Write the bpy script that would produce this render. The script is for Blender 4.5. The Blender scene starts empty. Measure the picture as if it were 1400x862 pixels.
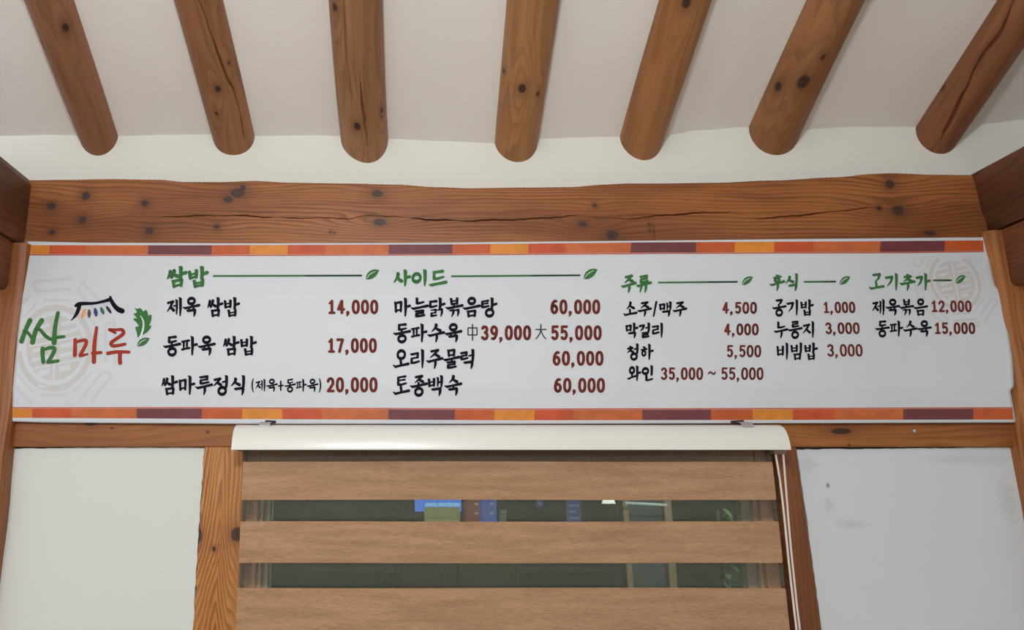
import bpy, math, random
from math import sin, cos, tan, pi, radians, sqrt, atan2, exp
from mathutils import Vector

scene = bpy.context.scene
COL = scene.collection

# ------------------------------------------------------------------ camera
F, PX, PY, TH = 1050.0, 545.0, 431.0, radians(12.5)
CY, CZ = -2.0, 1.6
cam_d = bpy.data.cameras.new('camera')
cam = bpy.data.objects.new('camera', cam_d); COL.objects.link(cam)
cam.location = (0, CY, CZ); cam.rotation_euler = (radians(90) + TH, 0, 0)
cam_d.sensor_width = 36; cam_d.lens = 36 * F / 1400
cam_d.shift_x = (700 - PX) / 1400
cam_d.clip_start = 0.05
scene.camera = cam

# ------------------------------------------------------------------ world, lamps, exposure
w = bpy.data.worlds.new('night'); scene.world = w; w.use_nodes = True
w.node_tree.nodes['Background'].inputs[0].default_value = (0.10, 0.13, 0.12, 1)
w.node_tree.nodes['Background'].inputs[1].default_value = 0.30


def area(name, loc, size, power, col, rot=(0, 0, 0), sy=None):
    l = bpy.data.lights.new(name, 'AREA'); l.energy = power; l.color = col
    l.shape = 'RECTANGLE'; l.size = size; l.size_y = sy or size
    o = bpy.data.objects.new(name, l); COL.objects.link(o)
    o.location = loc; o.rotation_euler = rot
    return o


def bulb(name, loc, r, power, col):
    l = bpy.data.lights.new(name, 'POINT'); l.energy = power; l.color = col; l.shadow_soft_size = r
    o = bpy.data.objects.new(name, l); COL.objects.link(o); o.location = loc
    return o


bulb('globe_lamp', (-0.12, -2.35, 2.42), 0.11, 72, (0.90, 0.965, 1.0))
bulb('globe_lamp_side', (-1.5, -2.9, 2.3), 0.14, 35, (0.92, 0.965, 1.0))
bulb('globe_lamp_far', (1.7, -3.0, 2.3), 0.14, 36, (0.84, 0.91, 1.0))
scene.view_settings.view_transform = 'Standard'
scene.view_settings.look = 'None'
scene.view_settings.exposure = 0.0
scene.view_settings.gamma = 1.0
scene.view_settings.use_curve_mapping = False


# ------------------------------------------------------------------ geometry helpers
def at(u, v, Y=0.0):
    """world point on the plane y = Y that the photograph shows at (u, v)"""
    a = (u - PX) / F; b = (PY - v) / F
    y = cos(TH) - b * sin(TH); z = sin(TH) + b * cos(TH); k = (Y - CY) / y
    return Vector((a * k, Y, CZ + z * k))


def proj(p):
    x, y, z = p[0], p[1] - CY, p[2] - CZ
    d = y * cos(TH) + z * sin(TH); up = -y * sin(TH) + z * cos(TH)
    return PX + F * x / d, PY - F * up / d


def lerp_path(path, x):
    if x <= path[0][0]: return path[0][1]
    for (a, b), (c, d) in zip(path, path[1:]):
        if x <= c: return b + (d - b) * (x - a) / (c - a)
    return path[-1][1]


def smooth_path(path, x):
    if x <= path[0][0]: return path[0][1]
    for (a, b), (c, d) in zip(path, path[1:]):
        if x <= c:
            t = (x - a) / (c - a); t = t * t * (3 - 2 * t)
            return b + (d - b) * t
    return path[-1][1]


def root_loc(o):
    v = Vector((0, 0, 0))
    while o is not None:
        v += o.location; o = o.parent
    return v


def tag(o, label=None, cat=None, group=None, kind=None):
    if label: o['label'] = label
    if cat: o['category'] = cat
    if group: o['group'] = group
    if kind: o['kind'] = kind
    return o


def empty(name, loc, label, cat, group=None, kind=None):
    o = bpy.data.objects.new(name, None); COL.objects.link(o); o.location = loc
    return tag(o, label, cat, group, kind)


def mesh(name, verts, faces, mat, parent=None, loc=None, uvs=None, smooth=False, mats=None, midx=None, bevel=None):
    """verts in world coordinates; stored relative to the thing's base"""
    base = root_loc(parent) if parent else Vector(loc or (0, 0, 0))
    me = bpy.data.meshes.new(name)
    me.from_pydata([tuple(Vector(v) - base) for v in verts], [], faces)
    if uvs is not None:
        l = me.uv_layers.new(name='UVMap')
        for lp in me.loops: l.data[lp.index].uv = uvs[lp.vertex_index]
    for m in (mats or [mat]): me.materials.append(m)
    if midx:
        for i, p in enumerate(me.polygons): p.material_index = midx[i]
    if smooth: me.polygons.foreach_set('use_smooth', [True] * len(me.polygons))
    me.update()
    o = bpy.data.objects.new(name, me); COL.objects.link(o)
    if parent: o.parent = parent
    else: o.location = base
    if bevel:
        b = o.modifiers.new('edge', 'BEVEL'); b.width = bevel; b.segments = 2; b.limit_method = 'ANGLE'
    return o


class MB:
    def __init__(s): s.v = []; s.f = []; s.uv = []
    def quad(s, a, b, c, d, uv=None):
        n = len(s.v); s.v += [a, b, c, d]; s.f.append((n, n + 1, n + 2, n + 3)); s.uv += uv or [(0, 0)] * 4
    def box(s, x0, x1, y0, y1, z0, z1, along='x', uo=0.0):
        n = len(s.v)
        for X in (x0, x1):
            for Y in (y0, y1):
                for Z in (z0, z1):
                    s.v.append((X, Y, Z))
                    if along == 'x': s.uv.append((X + uo, Z + Y))
                    elif along == 'z': s.uv.append((Z + uo, X + Y))
                    else: s.uv.append((Y + uo, Z + X))
        for q in ((0, 1, 3, 2), (4, 6, 7, 5), (0, 4, 5, 1), (2, 3, 7, 6), (0, 2, 6, 4), (1, 5, 7, 3)):
            s.f.append(tuple(n + i for i in q))
        return s
    def tube(s, pts, r, n=10, cap=True):
        base = len(s.v); P = [Vector(p) for p in pts]
        for i, p in enumerate(P):
            d = (P[min(i + 1, len(P) - 1)] - P[max(i - 1, 0)]).normalized()
            e = d.cross(Vector((0, 0, 1)))
            if e.length < .05: e = d.cross(Vector((0, 1, 0)))
            e.normalize(); g = e.cross(d)
            rr = r[i] if isinstance(r, (list, tuple)) else r
            for k in range(n):
                a = 2 * pi * k / n
                s.v.append(tuple(p + rr * (cos(a) * e + sin(a) * g))); s.uv.append((i * .05, k * .01))
        for i in range(len(P) - 1):
            for k in range(n):
                a = base + i * n + k; b = base + i * n + (k + 1) % n
                s.f.append((a, b, b + n, a + n))
        if cap:
            s.f.append(tuple(base + k for k in reversed(range(n))))
            s.f.append(tuple(base + (len(P) - 1) * n + k for k in range(n)))
        return s
    def build(s, name, mat, parent=None, loc=None, smooth=False, bevel=None):
        return mesh(name, s.v, s.f, mat, parent, loc, s.uv, smooth, bevel=bevel)


# ------------------------------------------------------------------ materials
def srgb(r, g, b):
    def f(c):
        c /= 255.0
        return c / 12.92 if c <= .04045 else ((c + .055) / 1.055) ** 2.4
    return (f(r), f(g), f(b), 1)


class NT:
    def __init__(s, name):
        s.m = bpy.data.materials.new(name); s.m.use_nodes = True; s.t = s.m.node_tree
        s.b = s.t.nodes['Principled BSDF']; s.out = s.t.nodes['Material Output']
    def n(s, typ, **k):
        nd = s.t.nodes.new(typ)
        for a, v in k.items(): setattr(nd, a, v)
        return nd
    def set(s, sock, val):
        if hasattr(val, 'is_linked') or isinstance(val, bpy.types.NodeSocket): s.t.links.new(val, sock)
        else: sock.default_value = val
    def math(s, op, a, b=None, c=None, clamp=False):
        nd = s.n('ShaderNodeMath', operation=op); nd.use_clamp = clamp
        s.set(nd.inputs[0], a)
        if b is not None: s.set(nd.inputs[1], b)
        if c is not None: s.set(nd.inputs[2], c)
        return nd.outputs[0]
    def vec(s, op, a, b):
        nd = s.n('ShaderNodeVectorMath', operation=op); s.set(nd.inputs[0], a)
        if b is not None: s.set(nd.inputs[1], b)
        return nd.outputs['Value'] if op == 'LENGTH' else nd.outputs[0]
    def noise(s, vec, scale, detail=3, rough=.5, dist=0):
        nd = s.n('ShaderNodeTexNoise'); s.set(nd.inputs['Vector'], vec)
        nd.inputs['Scale'].default_value = scale; nd.inputs['Detail'].default_value = detail
        nd.inputs['Roughness'].default_value = rough; nd.inputs['Distortion'].default_value = dist
        return nd.outputs['Fac']
    def rng(s, v, a, b, c=0.0, d=1.0):
        nd = s.n('ShaderNodeMapRange'); nd.interpolation_type = 'SMOOTHSTEP'
        s.set(nd.inputs['Value'], v)
        for k, x in zip(('From Min', 'From Max', 'To Min', 'To Max'), (a, b, c, d)): nd.inputs[k].default_value = x
        return nd.outputs[0]
    def mix(s, f, a, b, mode='MIX'):
        nd = s.n('ShaderNodeMix', data_type='RGBA', blend_type=mode)
        s.set(nd.inputs[0], f); s.set(nd.inputs[6], a); s.set(nd.inputs[7], b)
        return nd.outputs[2]
    def bump(s, h, strength=.3, dist=.002):
        nd = s.n('ShaderNodeBump'); nd.inputs['Strength'].default_value = strength; nd.inputs['Distance'].default_value = dist
        s.set(nd.inputs['Height'], h); s.t.links.new(nd.outputs[0], s.b.inputs['Normal'])
    def col(s, c): s.set(s.b.inputs['Base Color'], c)
    def rough(s, r): s.set(s.b.inputs['Roughness'], r)


def plain(name, col, rough=.6, metal=0.0, spec=.5, emit=None, es=0):
    t = NT(name); t.col(col); t.rough(rough); t.b.inputs['Metallic'].default_value = metal
    t.b.inputs['Specular IOR Level'].default_value = spec
    if emit:
        t.b.inputs['Emission Color'].default_value = emit; t.b.inputs['Emission Strength'].default_value = es
    return t.m


def plaster(name, base, amt=.03, bump=.25, grey_spots=()):
    t = NT(name)
    tc = t.n('ShaderNodeNewGeometry').outputs['Position']
    a = t.noise(tc, 2.2, 4, .6); b = t.noise(tc, 35, 4, .6)
    k = t.math('MULTIPLY_ADD', t.math('SUBTRACT', a, .5), amt * 4, 1.0)
    k = t.math('ADD', k, t.math('MULTIPLY', t.math('SUBTRACT', b, .5), amt))
    c = t.vec('SCALE', base[:3], None) if False else None
    comb = t.n('ShaderNodeCombineXYZ')
    for i in range(3): t.set(comb.inputs[i], t.math('MULTIPLY', k, base[i]))
    cc = comb.outputs[0]
    for (p, rx, rz, dark) in grey_spots:   # small dark mark and fainter grey patches at fixed points
        d = t.vec('MULTIPLY', t.vec('SUBTRACT', tc, tuple(p)), (1 / rx, 0, 1 / rz))
        d = t.math('ADD', t.vec('LENGTH', d, None), t.math('MULTIPLY', t.math('SUBTRACT', t.noise(tc, 60, 4, .7), .5), 1.1))
        cc = t.mix(t.math('MULTIPLY', t.rng(d, 1.0, .25), dark), cc, srgb(95, 95, 88))
    t.col(cc); t.rough(.85); t.b.inputs['Specular IOR Level'].default_value = .25
    hb = t.math('ADD', t.noise(tc, 9, 3, .5), t.math('MULTIPLY', b, .25))
    t.bump(hb, bump, .006)
    return t.m


def knot_group():
    g = bpy.data.node_groups.new('knot', 'ShaderNodeTree')
    for n_, ty in (('Vec', 'NodeSocketVector'), ('Pos', 'NodeSocketVector'), ('InvR', 'NodeSocketVector'), ('H', 'NodeSocketFloat'),
                   ('Mask', 'NodeSocketFloat'), ('Halo', 'NodeSocketFloat'), ('Amp', 'NodeSocketFloat')):
        g.interface.new_socket(n_, in_out='INPUT', socket_type=ty)
    for n_ in ('H', 'Mask', 'Halo'): g.interface.new_socket(n_, in_out='OUTPUT', socket_type='NodeSocketFloat')
    I = g.nodes.new('NodeGroupInput'); O = g.nodes.new('NodeGroupOutput'); L = g.links.new
    def m(op, a, b=None):
        n_ = g.nodes.new('ShaderNodeMath'); n_.operation = op
        for i, x in enumerate((a, b)):
            if x is None: continue
            if isinstance(x, (int, float)): n_.inputs[i].default_value = x
            else: L(x, n_.inputs[i])
        return n_.outputs[0]
    s = g.nodes.new('ShaderNodeVectorMath'); s.operation = 'SUBTRACT'; L(I.outputs['Vec'], s.inputs[0]); L(I.outputs['Pos'], s.inputs[1])
    q = g.nodes.new('ShaderNodeVectorMath'); q.operation = 'MULTIPLY'; L(s.outputs[0], q.inputs[0]); L(I.outputs['InvR'], q.inputs[1])
    l = g.nodes.new('ShaderNodeVectorMath'); l.operation = 'LENGTH'; L(q.outputs[0], l.inputs[0]); d = l.outputs['Value']
    q2 = g.nodes.new('ShaderNodeVectorMath'); q2.operation = 'MULTIPLY'; L(q.outputs[0], q2.inputs[0]); q2.inputs[1].default_value = (.32, 1, 1)
    l2 = g.nodes.new('ShaderNodeVectorMath'); l2.operation = 'LENGTH'; L(q2.outputs[0], l2.inputs[0]); e = l2.outputs['Value']
    gauss = m('EXPONENT', m('MULTIPLY', m('MULTIPLY', e, e), -.16))
    L(m('ADD', I.outputs['H'], m('MULTIPLY', gauss, I.outputs['Amp'])), O.inputs['H'])
    mr = g.nodes.new('ShaderNodeMapRange'); mr.interpolation_type = 'SMOOTHSTEP'; L(d, mr.inputs[0])
    mr.inputs[1].default_value = 1.15; mr.inputs[2].default_value = .75
    L(m('MAXIMUM', I.outputs['Mask'], mr.outputs[0]), O.inputs['Mask'])
    L(m('MAXIMUM', I.outputs['Halo'], m('EXPONENT', m('MULTIPLY', m('MULTIPLY', d, d), -.22))), O.inputs['Halo'])
    return g


KG = knot_group()


def lt(c, k):
    return tuple(min(255, x * k) for x in c)


def wood(name, light, mid, dark, knots=(), freq=110, wob=2.5, contrast=.55, seed=0.0, kcol=(48, 32, 27), rough=.45, arch=None,
         band=None, spec=.35, wash=.5):
    """pine with growth rings; UV = (metres along the grain, metres across)"""
    t = NT(name)
    uv = t.n('ShaderNodeUVMap').outputs[0]
    off = t.vec('ADD', uv, (seed * 3.17, seed * 1.7, seed))
    sep = t.n('ShaderNodeSeparateXYZ'); t.set(sep.inputs[0], uv)
    U, V = sep.outputs[0], sep.outputs[1]
    low = t.noise(t.vec('MULTIPLY', off, (1.1, 7, 1)), 1.0, 3, .5)
    med = t.noise(t.vec('MULTIPLY', off, (4.5, 30, 1)), 1.0, 2, .5)
    h = t.math('ADD', t.math('MULTIPLY', V, freq), t.math('MULTIPLY', low, wob * 4))
    h = t.math('ADD', h, t.math('MULTIPLY', med, wob * .45))
    if arch:       # flat-sawn arches: rings run to a point along a centre line
        vc, slope, ku = arch
        dv = t.math('ABSOLUTE', t.math('SUBTRACT', V, vc))
        h = t.math('ADD', t.math('MULTIPLY', t.math('POWER', t.math('ADD', dv, .004), .95), slope), t.math('MULTIPLY', U, ku))
        h = t.math('ADD', h, t.math('ADD', t.math('MULTIPLY', low, 6.0), t.math('MULTIPLY', med, 2.6)))
    mask, halo = 0.0, 0.0
    for (ku_, kv_, ra, rb, amp) in knots:
        g = t.n('ShaderNodeGroup'); g.node_tree = KG
        t.set(g.inputs['Vec'], t.vec('ADD', uv, (0, 0, 0))); g.inputs['Pos'].default_value = (ku_, kv_, 0)
        g.inputs['InvR'].default_value = (1 / ra, 1 / rb, 0); g.inputs['Amp'].default_value = amp
        t.set(g.inputs['H'], h); t.set(g.inputs['Mask'], mask); t.set(g.inputs['Halo'], halo)
        h, mask, halo = g.outputs['H'], g.outputs['Mask'], g.outputs['Halo']
    fr = t.math('FRACT', h)
    ring = t.math('MULTIPLY', t.rng(fr, .25, .92), t.rng(fr, 1.0, .93))
    fiber = t.noise(t.vec('MULTIPLY', off, (9, 420, 1)), 1.0, 3, .6)
    broad = t.noise(t.vec('MULTIPLY', off, (1.6, 9, 1)), 1.0, 3, .6)
    vary = t.noise(t.vec('MULTIPLY', off, (3, 22, 3)), 1.0, 3, .5)
    c = t.mix(t.rng(broad, .36, .66), light, mid)
    rs = t.math('MULTIPLY', ring, t.rng(vary, .25, .7, contrast * .35, contrast))
    c = t.mix(rs, c, dark)
    fb = t.math('MULTIPLY', t.rng(fiber, .45, .75), .28)
    c = t.mix(fb, c, dark)
    streak = t.noise(t.vec('MULTIPLY', off, (2.2, 60, 1)), 1.0, 3, .65)
    c = t.mix(t.math('MULTIPLY', t.rng(streak, .56, .8), .5), c, dark)
    if knots:
        c = t.mix(t.math('MULTIPLY', halo, .62), c, dark)
        kn = t.noise(t.vec('MULTIPLY', off, (160, 160, 1)), 1.0, 3, .6)
        kc = t.mix(t.rng(kn, .3, .7), srgb(*kcol), srgb(kcol[0] + 18, kcol[1] + 15, kcol[2] + 14))
        c = t.mix(t.math('MULTIPLY', mask, .93), c, kc)
    t.col(c)
    t.rough(t.math('MULTIPLY_ADD', fiber, .2, rough - .1))
    t.b.inputs['Specular IOR Level'].default_value = spec
    t.bump(t.math('ADD', t.math('MULTIPLY', fiber, .5), t.math('MULTIPLY', ring, -.4)), .25, .0015)
    return t.m


M = {}
M['plaster_wall'] = plaster('white_plaster', srgb(232, 231, 224), .02, .16)
M['plaster_ceiling'] = plaster('ceiling_plaster', srgb(236, 230, 226), .02, .2)
M['floor'] = plaster('floor_tile', srgb(190, 175, 155), .03, .1)
M['banner'] = None
M['green'] = plain('green_print', srgb(66, 118, 66), .7, spec=.12)
M['green_dark'] = plain('dark_green_print', srgb(40, 78, 58), .7, spec=.12)
M['black'] = plain('black_print', srgb(20, 20, 32), .7, spec=.12)
M['grey_ink'] = plain('grey_ink_print', srgb(60, 62, 66), .7, spec=.12)
M['maroon'] = plain('maroon_print', srgb(116, 50, 42), .7, spec=.12)
M['brick'] = plain('brick_red_print', srgb(168, 62, 50), .7, spec=.12)
M['ornament'] = plain('ornament_print', srgb(203, 199, 198), .55)
M['ornament_line'] = plain('ornament_line_print', srgb(206, 207, 211), .55)
M['white_print'] = plain('white_print', srgb(236, 238, 238), .55)
M['steel'] = plain('steel', srgb(225, 230, 236), .38, 1.0)
M['cord'] = plain('white_cord', srgb(232, 218, 208), .6)


# ------------------------------------------------------------------ room shell
WX0, WX1, WY0 = -2.7, 3.3, -4.3
SL = tan(radians(29.3)); RIDGE = -2.15
CEIL_V = [(-60, 187), (0, 186), (60, 184.5), (110, 185), (165, 186), (225, 184.5), (290, 184), (350, 186), (430, 185), (530, 190), (600, 193),
          (675, 196), (740, 190), (790, 188), (850, 187), (910, 185), (960, 178), (1020, 174), (1100, 177), (1170, 173.5), (1247, 173.5),
          (1320, 173), (1360, 169), (1400, 164), (1460, 160)]
BEAM_TOP = [(20, 246), (40, 245.5), (80, 245), (150, 244), (215, 245), (250, 248), (300, 248), (345, 246.5), (400, 249), (470, 250), (540, 251.5),
            (600, 255), (640, 256.5), (720, 255.5), (780, 255), (830, 251.5), (860, 250), (900, 250), (980, 249), (1060, 246), (1150, 241.5),
            (1200, 237), (1225, 236), (1290, 238), (1340, 238.5), (1360, 239)]


def ceil_z(x):      # height of the wall-ceiling joint
    u = PX + F * x / 2.154
    return at(u, smooth_path(CEIL_V, u), 0).z


def slab(name, pts, th, mat, parent=None, kind='structure'):
    pass


# front wall: plaster field over and beside the window, with the opening left out
WIN_X0, WIN_X1 = at(322, 700, 0).x, at(1062, 700, 0).x
WIN_Z1, WIN_Z0 = at(700, 600, 0).z, 0.85
mb = MB()
zt = at(700, 345, 0).z
N = 150
for i in range(N):
    xa = WX0 + (WX1 - WX0) * i / N; xb = WX0 + (WX1 - WX0) * (i + 1) / N
    rows = 8
    for r in range(rows):
        za0, za1 = zt + (ceil_z(xa) + .02 - zt) * r / rows, zt + (ceil_z(xa) + .02 - zt) * (r + 1) / rows
        zb0, zb1 = zt + (ceil_z(xb) + .02 - zt) * r / rows, zt + (ceil_z(xb) + .02 - zt) * (r + 1) / rows
        mb.quad((xa, 0, za0), (xb, 0, zb0), (xb, 0, zb1), (xa, 0, za1))
mb.box(WX0, WX1, 0.0, .14, WIN_Z1, zt)
mb.box(WX0, WIN_X0, 0.0, .14, 0, WIN_Z1)
mb.box(WIN_X1, WX1, 0.0, .14, 0, WIN_Z1)
mb.box(WIN_X0, WIN_X1, 0.0, .14, 0, WIN_Z0)
wall_front = mb.build('wall_front', M['plaster_wall']); tag(wall_front, kind='structure')
mb = MB(); mb.box(WX0 - .1, WX0, WY0, .14, 0, 3.9); tag(mb.build('wall_left', M['plaster_wall']), kind='structure')
mb = MB(); mb.box(WX1, WX1 + .1, WY0, .14, 0, 3.9); tag(mb.build('wall_right', M['plaster_wall']), kind='structure')
mb = MB(); mb.box(WX0, WX1, WY0 - .1, WY0, 0, 3.9); tag(mb.build('wall_back', M['plaster_wall']), kind='structure')
mb = MB(); mb.box(WX0, WX1, WY0, .14, -.1, 0); tag(mb.build('floor', M['floor']), kind='structure')
# sloping ceiling, gently uneven between the rafters
vs, fs = [], []
nx, ny = 220, 60
random.seed(4)
for j in range(ny + 1):
    y = .16 + (RIDGE - .16) * j / ny
    for i in range(nx + 1):
        x = WX0 + (WX1 - WX0) * i / nx
        k = max(0, -y)
        z = ceil_z(x) * exp(-k * 1.6) + (1 - exp(-k * 1.6)) * 2.572 - y * SL + .004 * sin(x * 7 + y * 3) * min(1, k * 3)
        vs.append((x, y, z))
for j in range(ny):
    for i in range(nx):
        a = j * (nx + 1) + i; fs.append((a, a + nx + 1, a + nx + 2, a + 1))
zr = vs[-1][2]; n0 = len(vs)
vs += [(WX0, RIDGE, zr), (WX1, RIDGE, zr), (WX1, WY0, 2.3), (WX0, WY0, 2.3)]; fs.append((n0, n0 + 3, n0 + 2, n0 + 1))
c = mesh('ceiling', vs, fs, M['plaster_ceiling'], smooth=True); tag(c, kind='structure')

# plaster panels between the timbers of the lower wall
def panel(name, outline, Y, mat, parent):
    """outline: photo points clockwise from top left; a slab with slightly ragged edges"""
    random.seed(int(outline[0][0]))
    pts = []
    for k in range(len(outline)):
        (u0, v0), (u1, v1) = outline[k], outline[(k + 1) % len(outline)]
        n = max(1, int(max(abs(u1 - u0), abs(v1 - v0)) / 7))
        for i in range(n):
            t = i / n
            pts.append((u0 + (u1 - u0) * t + random.uniform(-.7, .7), v0 + (v1 - v0) * t + random.uniform(-.6, .6)))
    P = [at(u, v, Y) for u, v in pts]; n = len(P)
    V = [tuple(p) for p in P] + [(p.x, 0.005, p.z) for p in P]
    Fc = [tuple(reversed(range(n)))] + [(i, (i + 1) % n, n + (i + 1) % n, n + i) for i in range(n)]
    return mesh(name, V, Fc, mat, parent)


PAN_Y = -.052
m = plaster('left_panel_plaster', srgb(220, 222, 218), .012, .12)
panel('plaster_panel', [(4, 614), (140, 612.5), (279, 612.5), (277.5, 650), (274, 690), (271, 740), (268, 790), (264.5, 850), (257, 1000), (-35, 1000)],
      PAN_Y, m, wall_front)
m = plaster('right_panel_plaster', srgb(214, 218, 223), .014, .12,
            grey_spots=[(at(1132, 664, PAN_Y), .006, .009, .75), (at(1133, 690, PAN_Y), .016, .02, .14), (at(1165, 717, PAN_Y), .05, .016, .16),
                    (at(1378, 685, PAN_Y), .03, .07, .12), (at(1330, 628, PAN_Y), .16, .02, .12), (at(1105, 636, PAN_Y), .03, .03, .10)])
panel('plaster_panel', [(1089, 615), (1200, 614), (1300, 613), (1396, 611.5), (1403, 660), (1420, 760), (1455, 1000), (1146, 1000),
                        (1123, 860), (1110, 760), (1102, 700), (1095, 655)], PAN_Y, m, wall_front)


# ------------------------------------------------------------------ rafters
RAFT = [(-0.8418, 0.0505, -0.8473, 0.0587, 2.5558), (-0.4647, 0.0589, -0.4986, 0.0589, 2.5676), (-0.0924, 0.0662, -0.1070, 0.0650, 2.5519),
        (0.3303, 0.0610, 0.3219, 0.0623, 2.5502), (0.6853, 0.0605, 0.6956, 0.0602, 2.5563), (1.0582, 0.0700, 1.0725, 0.0633, 2.5785),
        (1.5158, 0.0576, 1.5369, 0.0607, 2.5705)]
R_CRACK = [
    [],
    [([(268, -20), (272, 0), (284, 33), (294, 62), (302, 84), (312, 107), (321, 124), (326, 145), (333, 180), (339, 206), (341, 214)], .0085)],
    [([(469, -20), (470, 0), (472, 50), (476, 90), (480, 130), (482, 152)], .0050), ([(491, 100), (493, 120), (498, 162), (501, 191), (504, 220), (505, 226)], .0080)],
    [([(757, -10), (752, 40), (748, 90), (745, 120)], .0008)],
    [([(872, 100), (862, 130), (855, 170), (851, 190)], .0030)],
    [([(1072, 130), (1060, 165), (1051, 190), (1047, 210)], .0012), ([(1155, -10), (1140, 35), (1127, 70)], .0008)],
    [([(1396, -20), (1387, 0), (1367, 45), (1342, 77), (1318, 126), (1294, 178), (1280, 208), (1277, 214)], .0110)],
]
R_KNOT = [
    [(90, 39, 4.2, 1.6), (55, 58, 4, 1.2)],
    [(298, 122, 3.6, 2.0), (329, 96, 3.4, 1.6), (313, 86, 1.8, .8), (296, 155, 2, 1.5)],
    [(488, 174, 4.8, 2.2), (522, 151, 3.2, 1.4), (522, 160, 1.6, .6), (459, 10, 4, 2)],
    [(714, 121, 5.0, 2.6), (735, 128, 2.4, 1.0), (689, 97, 2.8, 1.4)],
    [(938, 5, 5, 2.2)],
    [(1098, 113, 7.6, 3.0), (1064, 119, 5, 2.0), (1119, 128, 2.2, 1.0), (1125, 78, 3, 1.6)],
    [(1290, 120, 2.5, 1.5)],
]
R_COL = [((146, 100, 74), (130, 88, 62), (88, 56, 42)), ((150, 104, 72), (136, 92, 62), (86, 56, 40)), ((158, 116, 82), (142, 100, 68), (94, 64, 44)),
         ((164, 118, 78), (150, 104, 66), (100, 66, 42)), ((158, 110, 70), (146, 98, 60), (96, 60, 38)), ((150, 104, 68), (138, 92, 58), (88, 56, 38)),
         ((138, 90, 62), (124, 78, 52), (80, 48, 34))]
R_LAB = ['round brown rafter, leftmost, with one small dark knot high up',
         'brown log rafter split by a long diagonal dark crack, second from the left',
         'brown log rafter with two staggered cracks and dark knot near its end, third from left',
         'straight middle log rafter with a single dark knot halfway, no large crack',
         'smooth orange-brown log rafter leaning right, knot only at its top, fifth from left',
         'thick log rafter with a pair of large dark knots side by side',
         'dark log rafter at far right split by one long wide crack']


def rafter_frame(p, s):
    x0, r0, x1, r1, z0 = p; t = s / .5
    c = Vector((x0 + (x1 - x0) * t, -s, z0 + SL * s)); r = r0 + (r1 - r0) * min(t, 1.6)
    d = Vector(((x1 - x0) / .5, -1, SL)).normalized()
    e1 = d.cross(Vector((0, 0, 1))).normalized(); e2 = e1.cross(d)   # e1: sideways, e2: up
    return c, r, e1, e2


def rafter_pt(p, s, ph, dr=0):
    c, r, e1, e2 = rafter_frame(p, s)
    return c + (r + dr) * (cos(ph) * e1 + sin(ph) * e2)


def rafter_find(p, u, v):     # s, phi on the underside of the log seen at (u, v)
    best = None
    for S in (40, 400):
        rng_s = [i / S * 1.2 for i in range(-4, S + 1)] if S == 40 else [best[1] + (i - 8) * .004 for i in range(17)]
        rng_p = [-pi + i * pi / 24 for i in range(49)] if S == 40 else [best[2] + (i - 8) * .017 for i in range(17)]
        b2 = None
        for s in rng_s:
            c, r, e1, e2 = rafter_frame(p, s)
            for ph in rng_p:
                nrm = cos(ph) * e1 + sin(ph) * e2; q = c + r * nrm
                if nrm.dot(Vector((0, CY, CZ)) - q) < 0: continue
                a, b = proj(q); dd = (a - u) ** 2 + (b - v) ** 2
                if b2 is None or dd < b2[0]: b2 = (dd, s, ph)
        best = b2 or best
    return best[1], best[2]


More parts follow.
